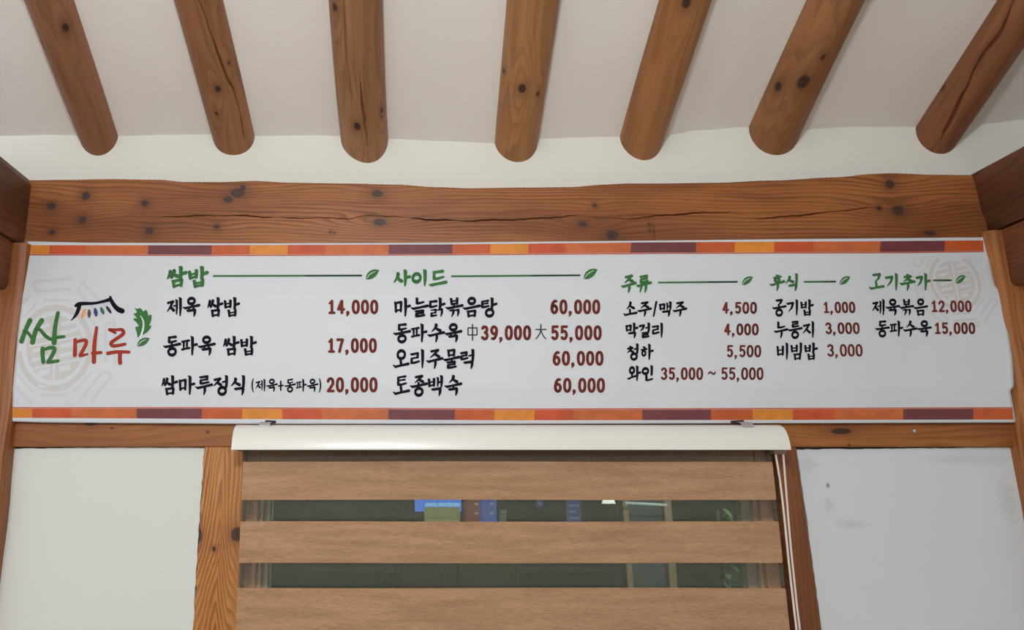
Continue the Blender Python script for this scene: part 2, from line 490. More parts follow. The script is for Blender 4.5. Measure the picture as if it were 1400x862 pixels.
for i, p in enumerate(RAFT):
    rnd = random.Random(i * 7 + 1)
    cr = []
    for path, hw in R_CRACK[i]:
        q = sorted(rafter_find(p, u, v) for u, v in path)
        cr.append((q, hw))
    cr.sort(key=lambda c: sum(a[1] for a in c[0]) / len(c[0]))
    knots = []
    for (u, v, r, amp) in R_KNOT[i]:
        s, ph = rafter_find(p, u, v)
        knots.append((s, ph * p[1], r / 500 * 1.15, r / 500, amp))
    nS = 150; S0, S1 = -.05, -RIDGE - .03
    svals = [S0 + (.75 - S0) * k / (nS - 1) for k in range(nS)] + [S1]
    wob = [(rnd.uniform(-1, 1) * .0016, rnd.uniform(0, 6.28), rnd.uniform(3, 9), rnd.choice((1, 2, 3))) for _ in range(6)]
    rows, uvr = [], []
    for s in svals:
        # anchors of the cracks at this s
        cols = []
        start = -1.5 * pi
        anchors = []
        for q, hw in cr:
            ph = smooth_path(q, s) if len(q) > 1 else q[0][1]
            ph += .012 * sin(s * 47 + i) + .008 * sin(s * 113)
            f = 1.0
            if s < q[0][0]: f = max(0, 1 - (q[0][0] - s) / .03) if q[0][0] > .03 else 1
            if s > q[-1][0]: f = max(0, 1 - (s - q[-1][0]) / .04)
            f *= .75 + .35 * sin(s * 31 + 2 * i)
            mid = (s - q[0][0]) / max(.01, q[-1][0] - q[0][0])
            taper = min(1, .3 + 2.2 * min(max(mid, 0), max(1 - mid, 0))) if hw > .002 else 1
            if q[0][0] < .03 and mid < .5: taper = max(0, min(1, (s - .002) / .03))
            anchors.append((ph, max(.00012, hw * .5 * f * taper), f))
        prev = start
        segs = []
        bounds = [a[0] for a in anchors]
        edges = []
        for (ph, hh, f) in anchors: edges.append((ph, hh, f))
        cur = start; nseg = len(edges) + 1; total = 96
        for k, (ph, hh, f) in enumerate(edges + [(start + 2 * pi, 0, 0)]):
            last = k == len(edges)
            r = p[1]; a1 = ph - (0 if last else 1.9 * hh / r)
            n = 96 if not edges else 48
            for j in range(n): cols.append((cur + (a1 - cur) * j / n, 0))
            if not last:
                for off, dep in ((-1.9, 0), (-1.0, -.001), (-.55, -.6), (0, -1), (.55, -.6), (1.0, -.001)):
                    cols.append((ph + off * hh / r, dep * min(.022, hh * 5)))
                cur = ph + 1.9 * hh / r
        row = []; ur = []
        for ph, dr in cols:
            w_ = sum(a * sin(c_ * s + d_ * ph + b) for a, b, c_, d_ in wob)
            row.append(tuple(rafter_pt(p, s, ph, dr + w_))); ur.append((s, ph * p[1]))
        rows.append(row); uvr.append(ur)
    nc = len(rows[0]); V = [q for r in rows for q in r]; UV = [q for r in uvr for q in r]
    Fc = []
    for a in range(len(rows) - 1):
        for b in range(nc):
            b2 = (b + 1) % nc
            if b2 == 0: continue
            Fc.append((a * nc + b, a * nc + b2, (a + 1) * nc + b2, (a + 1) * nc + b))
        Fc.append((a * nc + nc - 1, a * nc, (a + 1) * nc, (a + 1) * nc + nc - 1))
    cL, cM, cD = R_COL[i]
    mt = wood('rafter_wood', srgb(*lt(cL, 1.10)), srgb(*lt(cM, 1.10)), srgb(*lt(cD, 1.08)), knots, freq=26, wob=1.6, contrast=.42, seed=i * 1.37 + 2, rough=.5, spec=.3)
    o = mesh('rafter', V, Fc, mt, loc=(p[0], 0, p[4]), uvs=UV, smooth=True)
    tag(o, R_LAB[i], 'rafter', 'log rafters of the sloping ceiling', 'thing')

# ------------------------------------------------------------------ long wall beam with its drying check
BY = -.07
CHK = [(20, 297), (110, 299), (220, 296.5), (285, 295), (340, 295), (380, 298.5), (440, 298), (480, 299), (500, 295), (540, 296), (556, 298), (600, 301),
       (640, 302), (720, 300), (790, 295), (850, 300), (880, 297), (940, 292), (1000, 290), (1031, 299), (1080, 296), (1125, 291), (1192, 284),
       (1250, 286), (1360, 288)]
CHW = [(20, 0), (215, 0), (230, .5), (270, 1.1), (300, .4), (330, 1.0), (365, .9), (378, .1), (400, .9), (436, .2), (446, .8), (475, .6), (500, .4), (540, .6),
       (558, .1), (575, 1.1), (605, 1.5), (625, .5), (660, 1.3), (720, .9), (780, .8), (792, .2), (850, .4), (880, .7), (930, 1.4), (990, .8), (1005, .1), (1028, .1),
       (1045, 1.0), (1110, 1.3), (1135, .6), (1180, .8), (1200, .1), (1360, 0)]
uL, uR = 34, 1346
nB = 520
V, UV, Fc = [], [], []
brnd = random.Random(3)
zb = at(700, 352, BY).z
nr = None
for i in range(nB + 1):
    u = uL + (uR - uL) * i / nB
    top = at(u, smooth_path(BEAM_TOP, u) + .35 * sin(u * .9) * (brnd.random()), BY).z
    ck = at(u, lerp_path(CHK, u) + .5 * sin(u * .11) + .3 * sin(u * .37), BY).z
    hw = max(.00008, lerp_path(CHW, u) / 520.0)
    x = at(u, 290, BY).x
    rows = []
    rows.append((0.03, top + .002)); rows.append((BY + .007, top)); rows.append((BY + .002, top - .0015)); rows.append((BY, top - .006))
    for k in range(1, 7): rows.append((BY, top - .006 + (ck + hw * 1.6 - top + .006) * k / 7))
    rows += [(BY, ck + hw * 1.6), (BY + .0002, ck + hw), (BY + min(.012, hw * 5) * .6, ck + hw * .5), (BY + min(.014, hw * 6), ck),
             (BY + min(.012, hw * 5) * .6, ck - hw * .5), (BY + .0002, ck - hw), (BY, ck - hw * 1.6)]
    for k in range(1, 7): rows.append((BY, ck - hw * 1.6 + (zb - ck + hw * 1.6) * k / 6))
    rows.append((BY + .006, zb - .006)); rows.append((0.03, zb - .006))
    nr = len(rows)
    for (y, z) in rows:
        V.append((x, y, z)); UV.append((x, z + (y - BY)))
for i in range(nB):
    for k in range(nr - 1):
        a = i * nr + k; Fc.append((a, a + 1, a + nr + 1, a + nr))
Fc.append(tuple(range(nr))[::-1]); Fc.append(tuple(nB * nr + k for k in range(nr)))


def K(u, v, ru, rv, amp, Y=BY):
    q = at(u, v, Y); return (q.x, q.z, ru / 460, rv / 460, amp)


bk = [K(70, 282, 6, 5, 1.6), K(117.5, 268, 5.5, 5.5, 1.4), K(112.6, 301, 5, 5, 1.3), K(71, 318, 4, 3.5, 1), K(198, 278, 5, 4.5, 1.4), K(204, 315.5, 5, 5, 1.4),
      K(325, 264, 9, 6.5, 1.8), K(312, 273, 6, 4, 0), K(332, 257, 4, 4, 0), K(296, 310, 3.8, 3.4, 1), K(516, 265, 7, 5, 1.8), K(519, 304, 8, 4.8, 2.4), K(796.6, 306.5, 5.5, 3.8, 2.0),
      K(837, 321.6, 8, 6, 1.6), K(813, 281, 2.5, 2.5, .8), K(1216.7, 252, 5.5, 6, 1.5), K(1228, 288, 7.5, 6.5, 2.6), K(1202, 285, 3, 3.4, .8), K(1271, 319, 7, 3.2, .5),
      K(452, 317.5, 1.5, 1.5, 0), K(457, 318.5, 1.2, 1.2, 0), K(888, 307, 1.4, 1.6, 0), K(888, 315, 1.4, 1.6, 0), K(894, 316, .5, 7, 0)]
mt = wood('wall_beam_wood', srgb(168, 104, 56), srgb(138, 82, 46), srgb(86, 46, 26), bk, freq=95, wob=2.2, contrast=.68, seed=1.3, rough=.42, kcol=(54, 38, 36))
o = mesh('wall_beam', V, Fc, mt, loc=at(690, 345, 0), uvs=UV)
tag(o, 'long orange-brown wooden wall beam with dark knots and a horizontal crack above the white banner', 'beam', kind='thing')

# lower rail behind the banner's bottom edge
RY = -.064
ra, rb = at(4, 596, RY), at(1398, 596, RY)
z1, z0 = at(700, 560, RY).z, at(700, 611.5, RY).z
mb = MB()
n = 60
for i in range(n):
    xa = ra.x + (rb.x - ra.x) * i / n; xb = ra.x + (rb.x - ra.x) * (i + 1) / n
mb.box(ra.x, rb.x, RY, .0, z0, z1, 'x', .4)


def KR(u, v, ru, rv, amp):
    q = at(u, v, RY); return (q.x + .4, q.z + RY, ru / 515, rv / 515, amp)


mt = wood('rail_wood', srgb(166, 104, 54), srgb(148, 88, 46), srgb(104, 58, 30),
          [KR(124, 578, 9, 4.5, 2), KR(153, 586, 1.6, 1.2, 0), KR(284, 591.5, 1.6, 1.4, 0), KR(1150, 590, 14, 4, 1.5), KR(1161, 609, 1.5, 1.2, 0)], freq=60, wob=2.6, contrast=.5, seed=4.1)
o = mb.build('wall_rail', mt, loc=at(690, 600, 0), bevel=.003)
tag(o, 'horizontal brown timber rail directly under the banner, passing behind the blind headbox', 'rail', kind='thing')

# small nail in the right end of the rail
q = at(1247, 590, RY)
t_ = empty('nail', q, 'small steel nail sticking out of the rail under the right part of the banner', 'nail', kind='thing')
MB().tube([(q.x, RY + .01, q.z), (q.x, RY - .006, q.z)], .0016, 8).build('shank', M['steel'], t_, smooth=True)
MB().tube([(q.x, RY - .006, q.z), (q.x, RY - .009, q.z)], .0038, 12).build('head', M['steel'], t_)

# window posts
PYY = -.060


def post(outline, mat, label, seed):
    """outline: left-top, right-top, right-bottom, left-bottom photo points on the face plane"""
    lt, rt, rb_, lb = [at(u, v, PYY) for u, v in outline]
    V, UV, Fc = [], [], []
    n = 80; rnd = random.Random(seed)
    ph = [rnd.uniform(0, 6) for _ in range(4)]
    for i in range(n + 1):
        t = i / n; l = lt.lerp(lb, t); r = rt.lerp(rb_, t)
        jl = .0012 * sin(i * .9 + ph[0]) + .0010 * sin(i * 2.3 + ph[1]); jr = .0006 * sin(i * .8 + ph[2])
        prof = [(l.x + jl, 0.02), (l.x + jl, PYY + .003), (l.x + jl + .003, PYY)] + \
               [(l.x + (r.x - l.x) * k / 6, PYY) for k in range(1, 6)] + [(r.x + jr - .003, PYY), (r.x + jr, PYY + .003), (r.x + jr, .02)]
        m_ = len(prof)
        for (x, y) in prof:
            V.append((x, y, l.z)); UV.append((l.z, x + (y - PYY)))
    for i in range(n):
        for k in range(m_ - 1):
            a = i * m_ + k; Fc.append((a, a + m_, a + m_ + 1, a + 1))
    Fc.append(tuple(range(m_))); Fc.append(tuple(n * m_ + k for k in reversed(range(m_))))
    o = mesh('window_post', V, Fc, mat, loc=((lb.x + rb_.x) / 2, 0, lb.z), uvs=UV)
    tag(o, label, 'post', kind='thing')


q = at(304, 700, PYY)


def KP(u, v, ru, rv, amp):
    k = at(u, v, PYY); return (k.z, k.x, rv / 515, ru / 515, amp)


mt = wood('left_post_wood', srgb(200, 140, 78), srgb(186, 122, 62), srgb(122, 66, 30), [KP(325, 731, 9, 9, 3.2), KP(292.5, 751, 2.4, 3.2, .6), KP(271, 733, 5, 10, 1.8)],
          contrast=.85, seed=7.7, arch=(q.x - .004, 78, 17), wob=1.0)
post([(279, 611.5), (334, 611.5), (322, 990), (256, 990)], mt, 'pale pine window post with arched grain and large dark knot, left of the blind', 1)
mt = wood('right_post_wood', srgb(142, 88, 54), srgb(124, 74, 44), srgb(82, 46, 28), freq=90, wob=1.6, contrast=.45, seed=9.1)
post([(1058, 611.5), (1089, 611.5), (1142, 990), (1104, 990)], mt, 'dark reddish-brown window post behind the white cords, right of the blind', 2)

# corner posts, tie beams and their brackets at both ends
dk = wood('tie_beam_wood', srgb(112, 68, 46), srgb(92, 54, 36), srgb(54, 32, 24), freq=46, wob=2.2, contrast=.5, seed=5.2, rough=.5)
dk2 = wood('bracket_wood', srgb(136, 82, 52), srgb(112, 66, 42), srgb(66, 38, 26), freq=60, wob=2, contrast=.5, seed=6.4, rough=.5)
pw = wood('corner_post_wood', srgb(168, 108, 62), srgb(146, 90, 50), srgb(92, 52, 32), freq=70, wob=2, contrast=.5, seed=3.3)


def extrude_y(name, prof, y0, y1, mat, parent, ny=24, wob=0.0, smooth=False):
    """prof: (x, z) closed outline pushed along y"""
    n = len(prof); V, UV, Fc = [], [], []
    per = [0.0]
    for k in range(1, n): per.append(per[-1] + sqrt((prof[k][0] - prof[k - 1][0]) ** 2 + (prof[k][1] - prof[k - 1][1]) ** 2))
    for j in range(ny + 1):
        y = y0 + (y1 - y0) * j / ny
        for k, (x, z) in enumerate(prof):
            V.append((x + wob * sin(y * 9 + k), y, z + wob * sin(y * 7 + k * 2))); UV.append((y, per[k]))
    for j in range(ny):
        for k in range(n):
            a = j * n + k; b = j * n + (k + 1) % n; Fc.append((a, b, b + n, a + n))
    Fc.append(tuple(range(n))[::-1]); Fc.append(tuple(ny * n + k for k in range(n)))
    return mesh(name, V, Fc, mat, parent if isinstance(parent, bpy.types.Object) else None, parent if not isinstance(parent, bpy.types.Object) else None, UV, smooth)


CPY = -.10
for side in (-1, 1):
    if side < 0:
        xi = at(38, 335, CPY).x; bx = at(38, 290, BY).x; kx = at(17, 340, CPY).x
        zt_, zb_ = at(40, 240, BY).z, at(36, 335, -.08).z; kz = at(10, 396, CPY).z
        prof = [(bx - .004, zb_ + .004), (bx, zb_ + .02), (bx, zt_ - .03), (bx - .012, zt_ - .008), (bx - .04, zt_ + .008), (bx - .24, zt_ + .012), (bx - .24, zb_)]
        lp, lb_, lk = ('light brown corner post running up the left edge of the banner', 'dark tie beam coming forward at the upper left corner above the banner',
                       'short dark wooden bracket under the left tie beam')
    else:
        xi = at(1352, 320, CPY).x; bx = at(1335, 270, BY).x; kx = at(1372, 330, CPY).x
        zt_, zb_ = at(1336, 238, BY).z, at(1350, 318, -.08).z; kz = at(1380, 391, CPY).z
        prof = [(bx, zt_), (bx + .003, zt_ - .05), (bx + .006, zb_ + .06), (bx + .014, zb_ + .03), (bx + .03, zb_ + .008), (bx + .06, zb_), (bx + .28, zb_ + .004), (bx + .28, zt_ + .03),
                (bx + .10, zt_ + .034), (bx + .045, zt_ + .022)]
        lp, lb_, lk = ('brown corner post beside the curled right edge of the banner', 'dark rounded tie beam coming forward at the upper right corner above the banner',
                       'short dark wooden bracket under the right tie beam')
    o = extrude_y('tie_beam', prof, 0.0, WY0 + .02, dk, (bx + side * .12, 0, zb_), 40, .0015)
    tag(o, lb_, 'beam', 'tie beams crossing the room at both ends', 'thing')
    xo = xi + side * .24
    mb = MB()
    prof2 = [(xi, 0.0), (xi, CPY + .018), (xi + side * .005, CPY + .005), (xi + side * .018, CPY), (xo, CPY), (xo, 0.0)]
    V, UV, Fc = [], [], []
    n = 60; m_ = len(prof2)
    for i in range(n + 1):
        z = zb_ * i / n
        for (x, y) in prof2: V.append((x + .0015 * sin(i * .8), y, z)); UV.append((z, x + y))
    for i in range(n):
        for k in range(m_):
            a = i * m_ + k; b = i * m_ + (k + 1) % m_; Fc.append((a, b, b + m_, a + m_))
    Fc.append(tuple(range(m_))); Fc.append(tuple(n * m_ + k for k in range(m_)))
    o = mesh('corner_post', V, Fc, pw, loc=(xi + side * .12, -.05, 0), uvs=UV)
    tag(o, lp, 'post', 'corner posts at both ends of the wall', 'thing')
    kw = .16
    prof = [(kx, zb_), (kx, kz + .012), (kx + side * .008, kz), (kx + side * kw, kz), (kx + side * kw, zb_)]
    o = extrude_y('bracket', prof, CPY, CPY - .42, dk2, (kx + side * .08, CPY, kz), 10, .0005)
    tag(o, lk, 'bracket', 'brackets under the tie beams', 'thing')

# ------------------------------------------------------------------ banner
B_TOP = [(36, 330), (120, 332), (350, 333), (600, 332), (900, 329), (1347, 324.5)]
B_BOT = [(13, 576.5), (60, 578), (330, 580), (700, 580), (1100, 579), (1389, 578)]
B_R = [(325, 1347), (350, 1352), (383, 1358), (395, 1361), (402, 1369), (440, 1376), (490, 1384), (526, 1386.5), (531, 1385), (534, 1381.5), (552, 1385), (578, 1389.5)]
B_L = [(330, 36), (577, 13)]


def bY(u, v):
    k = (v - 330) / 248.0
    prof = lerp_path([(-.1, -.0795), (0, -.080), (.30, -.0935), (.80, -.0925), (1, -.0805), (1.1, -.080)], k)
    edge = exp(-max(0, (1389 - u)) / 14.0) * exp(-((v - 470) / 55.0) ** 2) * -.006
    crease = .0012 * exp(-((u - v * -.5 - 330) / 18) ** 2)
    return prof + .0011 * sin(u * .021 + .8 * sin(v * .03)) + .0007 * sin(u * .009 + v * .02) + crease * .6 + edge


def bp(u, v, off=0.0):
    y = bY(u, v) - off
    return tuple(at(u, v, y))


t = NT('banner_vinyl')
pos = t.n('ShaderNodeNewGeometry').outputs['Position']
nn = t.noise(pos, 3.0, 3, .5)
t.col(t.mix(t.rng(nn, .3, .7), srgb(211, 215, 222), srgb(216, 219, 225)))
t.rough(.48); t.b.inputs['Specular IOR Level'].default_value = .35
t.bump(t.noise(pos, 260, 2, .5), .05, .0005)
M['banner'] = t.m
broot = empty('banner', bp(700, 578), 'long white printed menu banner with orange and purple strips across the wall', 'banner')
V, UV, Fc = [], [], []
nu, nv = 280, 90
for j in range(nv + 1):
    tv = j / nv
    for i in range(nu + 1):
        tu = i / nu
        v = 330 + 247 * tv
        ul, ur = lerp_path(B_L, v), lerp_path(B_R, v)
        u = ul + (ur - ul) * tu
        vt, vb = lerp_path(B_TOP, u), lerp_path(B_BOT, u)
        v = vt + (vb - vt) * tv
        V.append(bp(u, v)); UV.append((tu, tv))
n1 = len(V)
V += [(x, y + .0006, z) for (x, y, z) in V]; UV += UV
for j in range(nv):
    for i in range(nu):
        a = j * (nu + 1) + i; Fc.append((a, a + nu + 1, a + nu + 2, a + 1)); Fc.append((n1 + a, n1 + a + 1, n1 + a + nu + 2, n1 + a + nu + 1))
ring = [i for i in range(nu + 1)] + [j * (nu + 1) + nu for j in range(1, nv + 1)] + [nv * (nu + 1) + i for i in range(nu - 1, -1, -1)] + [j * (nu + 1) for j in range(nv - 1, 0, -1)]
for a, b in zip(ring, ring[1:] + ring[:1]): Fc.append((a, b, n1 + b, n1 + a))
mesh('sheet', V, Fc, M['banner'], broot, uvs=UV, smooth=True)

PRINT = .0005
SC = {'yellow': (226, 140, 48), 'red': (204, 84, 44), 'orange': (204, 106, 56), 'purple': (118, 58, 66), 'rust': (200, 92, 44)}
for k_, c_ in list(SC.items()):
    t = NT(k_ + '_strip_print'); pos = t.n('ShaderNodeNewGeometry').outputs['Position']
    n_ = t.noise(pos, 22, 2, .5, 1.0)
    t.col(t.mix(t.rng(n_, .35, .65), srgb(*c_), srgb(*[int(x * .93) for x in c_]))); t.rough(.5); M['s_' + k_] = t.m


def strip_part(name, u0, u1, vtf, vbf, mat, off=PRINT, parent=broot):
    V, Fc = [], []; n = max(2, int((u1[0] - u0[0]) / 6))
    for i in range(n + 1):
        t_ = i / n
        ut = u0[0] + (u1[0] - u0[0]) * t_; ub = u0[1] + (u1[1] - u0[1]) * t_
        for k in range(4):
            s_ = k / 3; u = ut + (ub - ut) * s_; v = vtf(u) + (vbf(u) - vtf(u)) * s_
            V.append(bp(u, v, off))
    for i in range(n):
        for k in range(3):
            a = i * 4 + k; Fc.append((a, a + 1, a + 5, a + 4))
    return mesh(name, V, Fc, mat, parent)


seq = ['yellow', 'red', 'orange', 'purple', 'rust']
tops = [36, 68, 117, 203, 290, 342, 394, 445, 532, 619, 671, 723, 774, 863, 952, 1005, 1059, 1113, 1204, 1292, 1344]
bots = [15, 44, 97, 187, 276, 331, 386, 440, 531, 622, 676, 731, 784, 878, 972, 1029, 1084, 1140, 1235, 1331, 1384.5]
TT = [(36, 335.5), (280, 335.5), (600, 334.5), (900, 331.5), (1200, 330), (1344, 328.8)]
TB = [(36, 347.5), (280, 348.5), (600, 347.6), (900, 345.6), (1240, 344.6), (1344, 343)]
BT = [(14, 559), (280, 559), (700, 561), (1100, 560), (1384, 559)]
BB = [(14, 571.5), (280, 573), (700, 575), (1100, 574.5), (1384, 574)]
f = lambda P, d=0.0: (lambda u: lerp_path(P, u) + d)
for i in range(20):
    strip_part('border_strip', (tops[i], tops[i] - 1), (tops[i + 1], tops[i + 1] - (1 if i < 19 else -1)), f(TT), f(TB), M['s_' + seq[i % 5]])
    strip_part('border_strip', (bots[i], bots[i] - .7), (bots[i + 1], bots[i + 1] + .7), f(BT), f(BB), M['s_' + seq[i % 5]])
strip_part('border_line', (35, 34.6), (1344.6, 1345), f(TB, .4), f(TB, 1.9), M['s_red'])
strip_part('border_line', (15, 14.6), (1383.6, 1384), f(BT, -1.9), f(BT, -.4), M['s_red'])


# ---- brush strokes
class Ink:
    def __init__(s): s.v = []; s.f = []; s.k = 0
    def disc(s, u, v, r, off):
        n = len(s.v); m_ = 8 if r < 1.6 else 12
        for k in range(m_):
            a = 2 * pi * k / m_; s.v.append(bp(u + r * cos(a), v + r * sin(a), off))
        s.f.append(tuple(n + k for k in reversed(range(m_))))
    def chain(s, pts, closed=False):
        """pts: (u, v, width)"""
        s.k += 1; off = PRINT * 1.6 + (s.k % 40) * 4e-6
        P = pts + [pts[0]] if closed else pts
        for (u, v, w_) in pts: s.disc(u, v, w_ / 2, off)
        for (a, b, wa), (c, d, wc) in zip(P, P[1:]):
            L = sqrt((c - a) ** 2 + (d - b) ** 2)
            if L < 1e-6: continue
            nx_, ny_ = -(d - b) / L / 2, (c - a) / L / 2
            n = len(s.v)
            s.v += [bp(a + nx_ * wa, b + ny_ * wa, off), bp(a - nx_ * wa, b - ny_ * wa, off), bp(c - nx_ * wc, d - ny_ * wc, off), bp(c + nx_ * wc, d + ny_ * wc, off)]
            s.f.append((n, n + 3, n + 2, n + 1)[::-1])
    def curve(s, pts, n=6):
        s.chain(cr(pts, n))
    def poly(s, pts, off=PRINT * 1.6):
        n = len(s.v); s.v += [bp(u, v, off) for u, v in pts]; s.f.append(tuple(range(n, n + len(pts))))
    def build(s, name, mat, parent=broot, label=None):
        # all faces look into the room
        out = []
        for fc in s.f:
            a, b, c_ = (Vector(s.v[fc[0]]), Vector(s.v[fc[1]]), Vector(s.v[fc[2]]))
            out.append(fc if (b - a).cross(c_ - b).y < 0 else tuple(reversed(fc)))
        o = mesh(name, s.v, out, mat, parent)
        if label: o['label'] = label
        return o


def cr(P, n=6):
    out = []
    for i in range(len(P) - 1):
        p0, p1, p2, p3 = P[max(i - 1, 0)], P[i], P[i + 1], P[min(i + 2, len(P) - 1)]
        for k in range(n):
            t = k / n
            out.append(tuple(.5 * ((2 * b) + (-a + c_) * t + (2 * a - 5 * b + 4 * c_ - d) * t * t + (-a + 3 * b - 3 * c_ + d) * t ** 3) for a, b, c_, d in zip(p0, p1, p2, p3)))
    out.append(P[-1]); return out


# jamo as brush strokes in a unit box: (points, curved?)
def H(x0, y0, x1, y1=None, w_=1.0):     # horizontal bar, thin entry, heavy end
    y1 = y0 - .04 if y1 is None else y1
    return ([(x0 - .02, y0 - .02, .45 * w_), (x0 + .10 * (x1 - x0), y0 + .02, .95 * w_), ((x0 + x1) / 2, (y0 + y1) / 2 + .0, .82 * w_), (x1, y1, 1.05 * w_)], 0)


def Vv(x, y0, y1, w_=1.0, tail=.55, lean=-.02):   # vertical with a pointed head
    return ([(x - .09, y0 - .01, .4 * w_), (x, y0 + .07 * (y1 - y0) + .01, 1.05 * w_), (x + .005, y0 + .6 * (y1 - y0), .95 * w_), (x + lean, y1, tail * w_)], 0)


def ell(cx, cy, rx, ry, w_=1.0, n=14):
    return ([(cx + rx * cos(2 * pi * k / n - pi / 2), cy + ry * sin(2 * pi * k / n - pi / 2), (1.0 + .15 * cos(4 * pi * k / n)) * w_) for k in range(n)], 2)


G_ = [([(0, .06, .5), (.12, .12, .95), (.86, .03, 1.0), (.86, .10, 1.05), (.70, .60, .85), (.30, 1.0, .4)], 0)]
GF = [([(0, .05, .5), (.12, .12, .95), (.86, .03, 1.0), (.88, .12, 1.05), (.86, .6, .95), (.78, 1.05, .5)], 0)]
CJ = {
    'ㄱ': G_, 'ㄱf': GF,
    'ㄴ': [([(.03, .0, .5), (.14, .12, 1.0), (.14, .86, 1.0), (.45, .88, .85), (1.0, .72, .7)], 0)],
    'ㄷ': [H(.05, .12, .92), ([(.13, .14, .8), (.14, .86, 1.0), (.45, .88, .85), (1.0, .74, .7)], 0)],
    'ㄹ': [([(.0, .04, .5), (.12, .10, .85), (.86, .02, .9), (.84, .40, .8)], 0), H(.10, .50, .86, .42, .8), ([(.12, .52, .8), (.13, .93, .95), (.5, .93, .85), (1.0, .82, .75)], 0)],
    'ㅁ': [([(.0, .02, .5), (.12, .12, .95), (.17, 1.0, .8)], 0), ([(.14, .14, .8), (.84, .04, .9), (.86, .12, 1.0), (.82, 1.0, .75)], 0), H(.18, .88, .84, .82, .8)],
    'ㅂ': [([(.0, .02, .5), (.10, .12, .95), (.17, .98, .85)], 0), Vv(.84, .0, .98, .95, .8), H(.16, .46, .82, .42, .65), H(.18, .92, .84, .86, .8)],
    'ㅅ': [([(.42, -.05, .5), (.52, .08, 1.1), (.40, .50, .85), (.02, .98, .35)], 1), ([(.44, .46, .7), (.66, .70, 1.0), (.95, .90, 1.15)], 0)],
    'ㅇ': [ell(.5, .52, .42, .46), ([(.38, -.05, .5), (.55, .10, .8)], 0)],
    'ㅈ': [H(.08, .12, .88, .04), ([(.80, .08, .9), (.52, .50, .85), (.02, .98, .35)], 1), ([(.50, .48, .7), (.70, .70, 1.0), (.98, .90, 1.1)], 0)],
    'ㅊ': [([(.38, -.10, .5), (.60, .02, 1.0)], 0), H(.08, .26, .88, .20), ([(.76, .24, .9), (.50, .60, .85), (.02, 1.0, .35)], 1), ([(.50, .56, .7), (.70, .74, 1.0), (.98, .94, 1.1)], 0)],
    'ㅌ': [H(.08, .08, .92, .02, .8), H(.14, .42, .86, .38, .7), ([(.13, .10, .8), (.14, .88, .95), (.45, .90, .85), (1.0, .78, .7)], 0)],
    'ㅍ': [H(.0, .12, .98, .06, .8), H(.0, .90, 1.02, .80, .85), Vv(.30, .16, .82, .75, .7), Vv(.72, .12, .80, .75, .7)],
    'ㅎ': [([(.36, -.12, .5), (.62, -.02, 1.0)], 0), H(.04, .24, .94, .18, .85), ell(.5, .68, .30, .28, .85)],
    'ㄲ': [([(.0, .06, .5), (.40, .03, .9), (.38, .5, .85), (.22, 1.05, .4)], 0), ([(.50, .06, .5), (.92, .01, .9), (.92, .5, .9), (.84, 1.05, .4)], 0)],
    'ㅆ': [([(.22, -.02, .5), (.28, .10, .95), (.18, .55, .8), (.0, .98, .35)], 1), ([(.20, .52, .6), (.44, .86, .85)], 0),
          ([(.58, -.08, .5), (.66, .08, .95), (.52, .55, .8), (.30, 1.0, .35)], 1), ([(.56, .46, .6), (.74, .68, .95), (.98, .84, 1.1)], 0)],
    'ㄺ': [([(.0, .04, .4), (.42, .0, .8), (.40, .42, .7)], 0), H(.04, .50, .42, .46, .65), ([(.05, .52, .7), (.05, .95, .85), (.48, .88, .65)], 0),
          ([(.56, .06, .5), (.96, .0, .85), (.96, .5, .85), (.88, 1.05, .45)], 0)],
    'ㅋ': G_ + [H(.1, .5, .8, .44, .7)],
}
CHO = 'ㄱㄲㄴㄷㄸㄹㅁㅂㅃㅅㅆㅇㅈㅉㅊㅋㅌㅍㅎ'
JUNG = 'ㅏㅐㅑㅒㅓㅔㅕㅖㅗㅘㅙㅚㅛㅜㅝㅞㅟㅠㅡㅢㅣ'
JONG = ['', 'ㄱ', 'ㄲ', 'ㄳ', 'ㄴ', 'ㄵ', 'ㄶ', 'ㄷ', 'ㄹ', 'ㄺ', 'ㄻ', 'ㄼ', 'ㄽ', 'ㄾ', 'ㄿ', 'ㅀ', 'ㅁ', 'ㅂ', 'ㅄ', 'ㅅ', 'ㅆ', 'ㅇ', 'ㅈ', 'ㅊ', 'ㅋ', 'ㅌ', 'ㅍ', 'ㅎ']


def put(jamo, box):
    x0, y0, x1, y1 = box; out = []
    for pts, md in CJ[jamo]:
        out.append(([(x0 + (x1 - x0) * x, y0 + (y1 - y0) * y, w_) for x, y, w_ in pts], md))
    return out


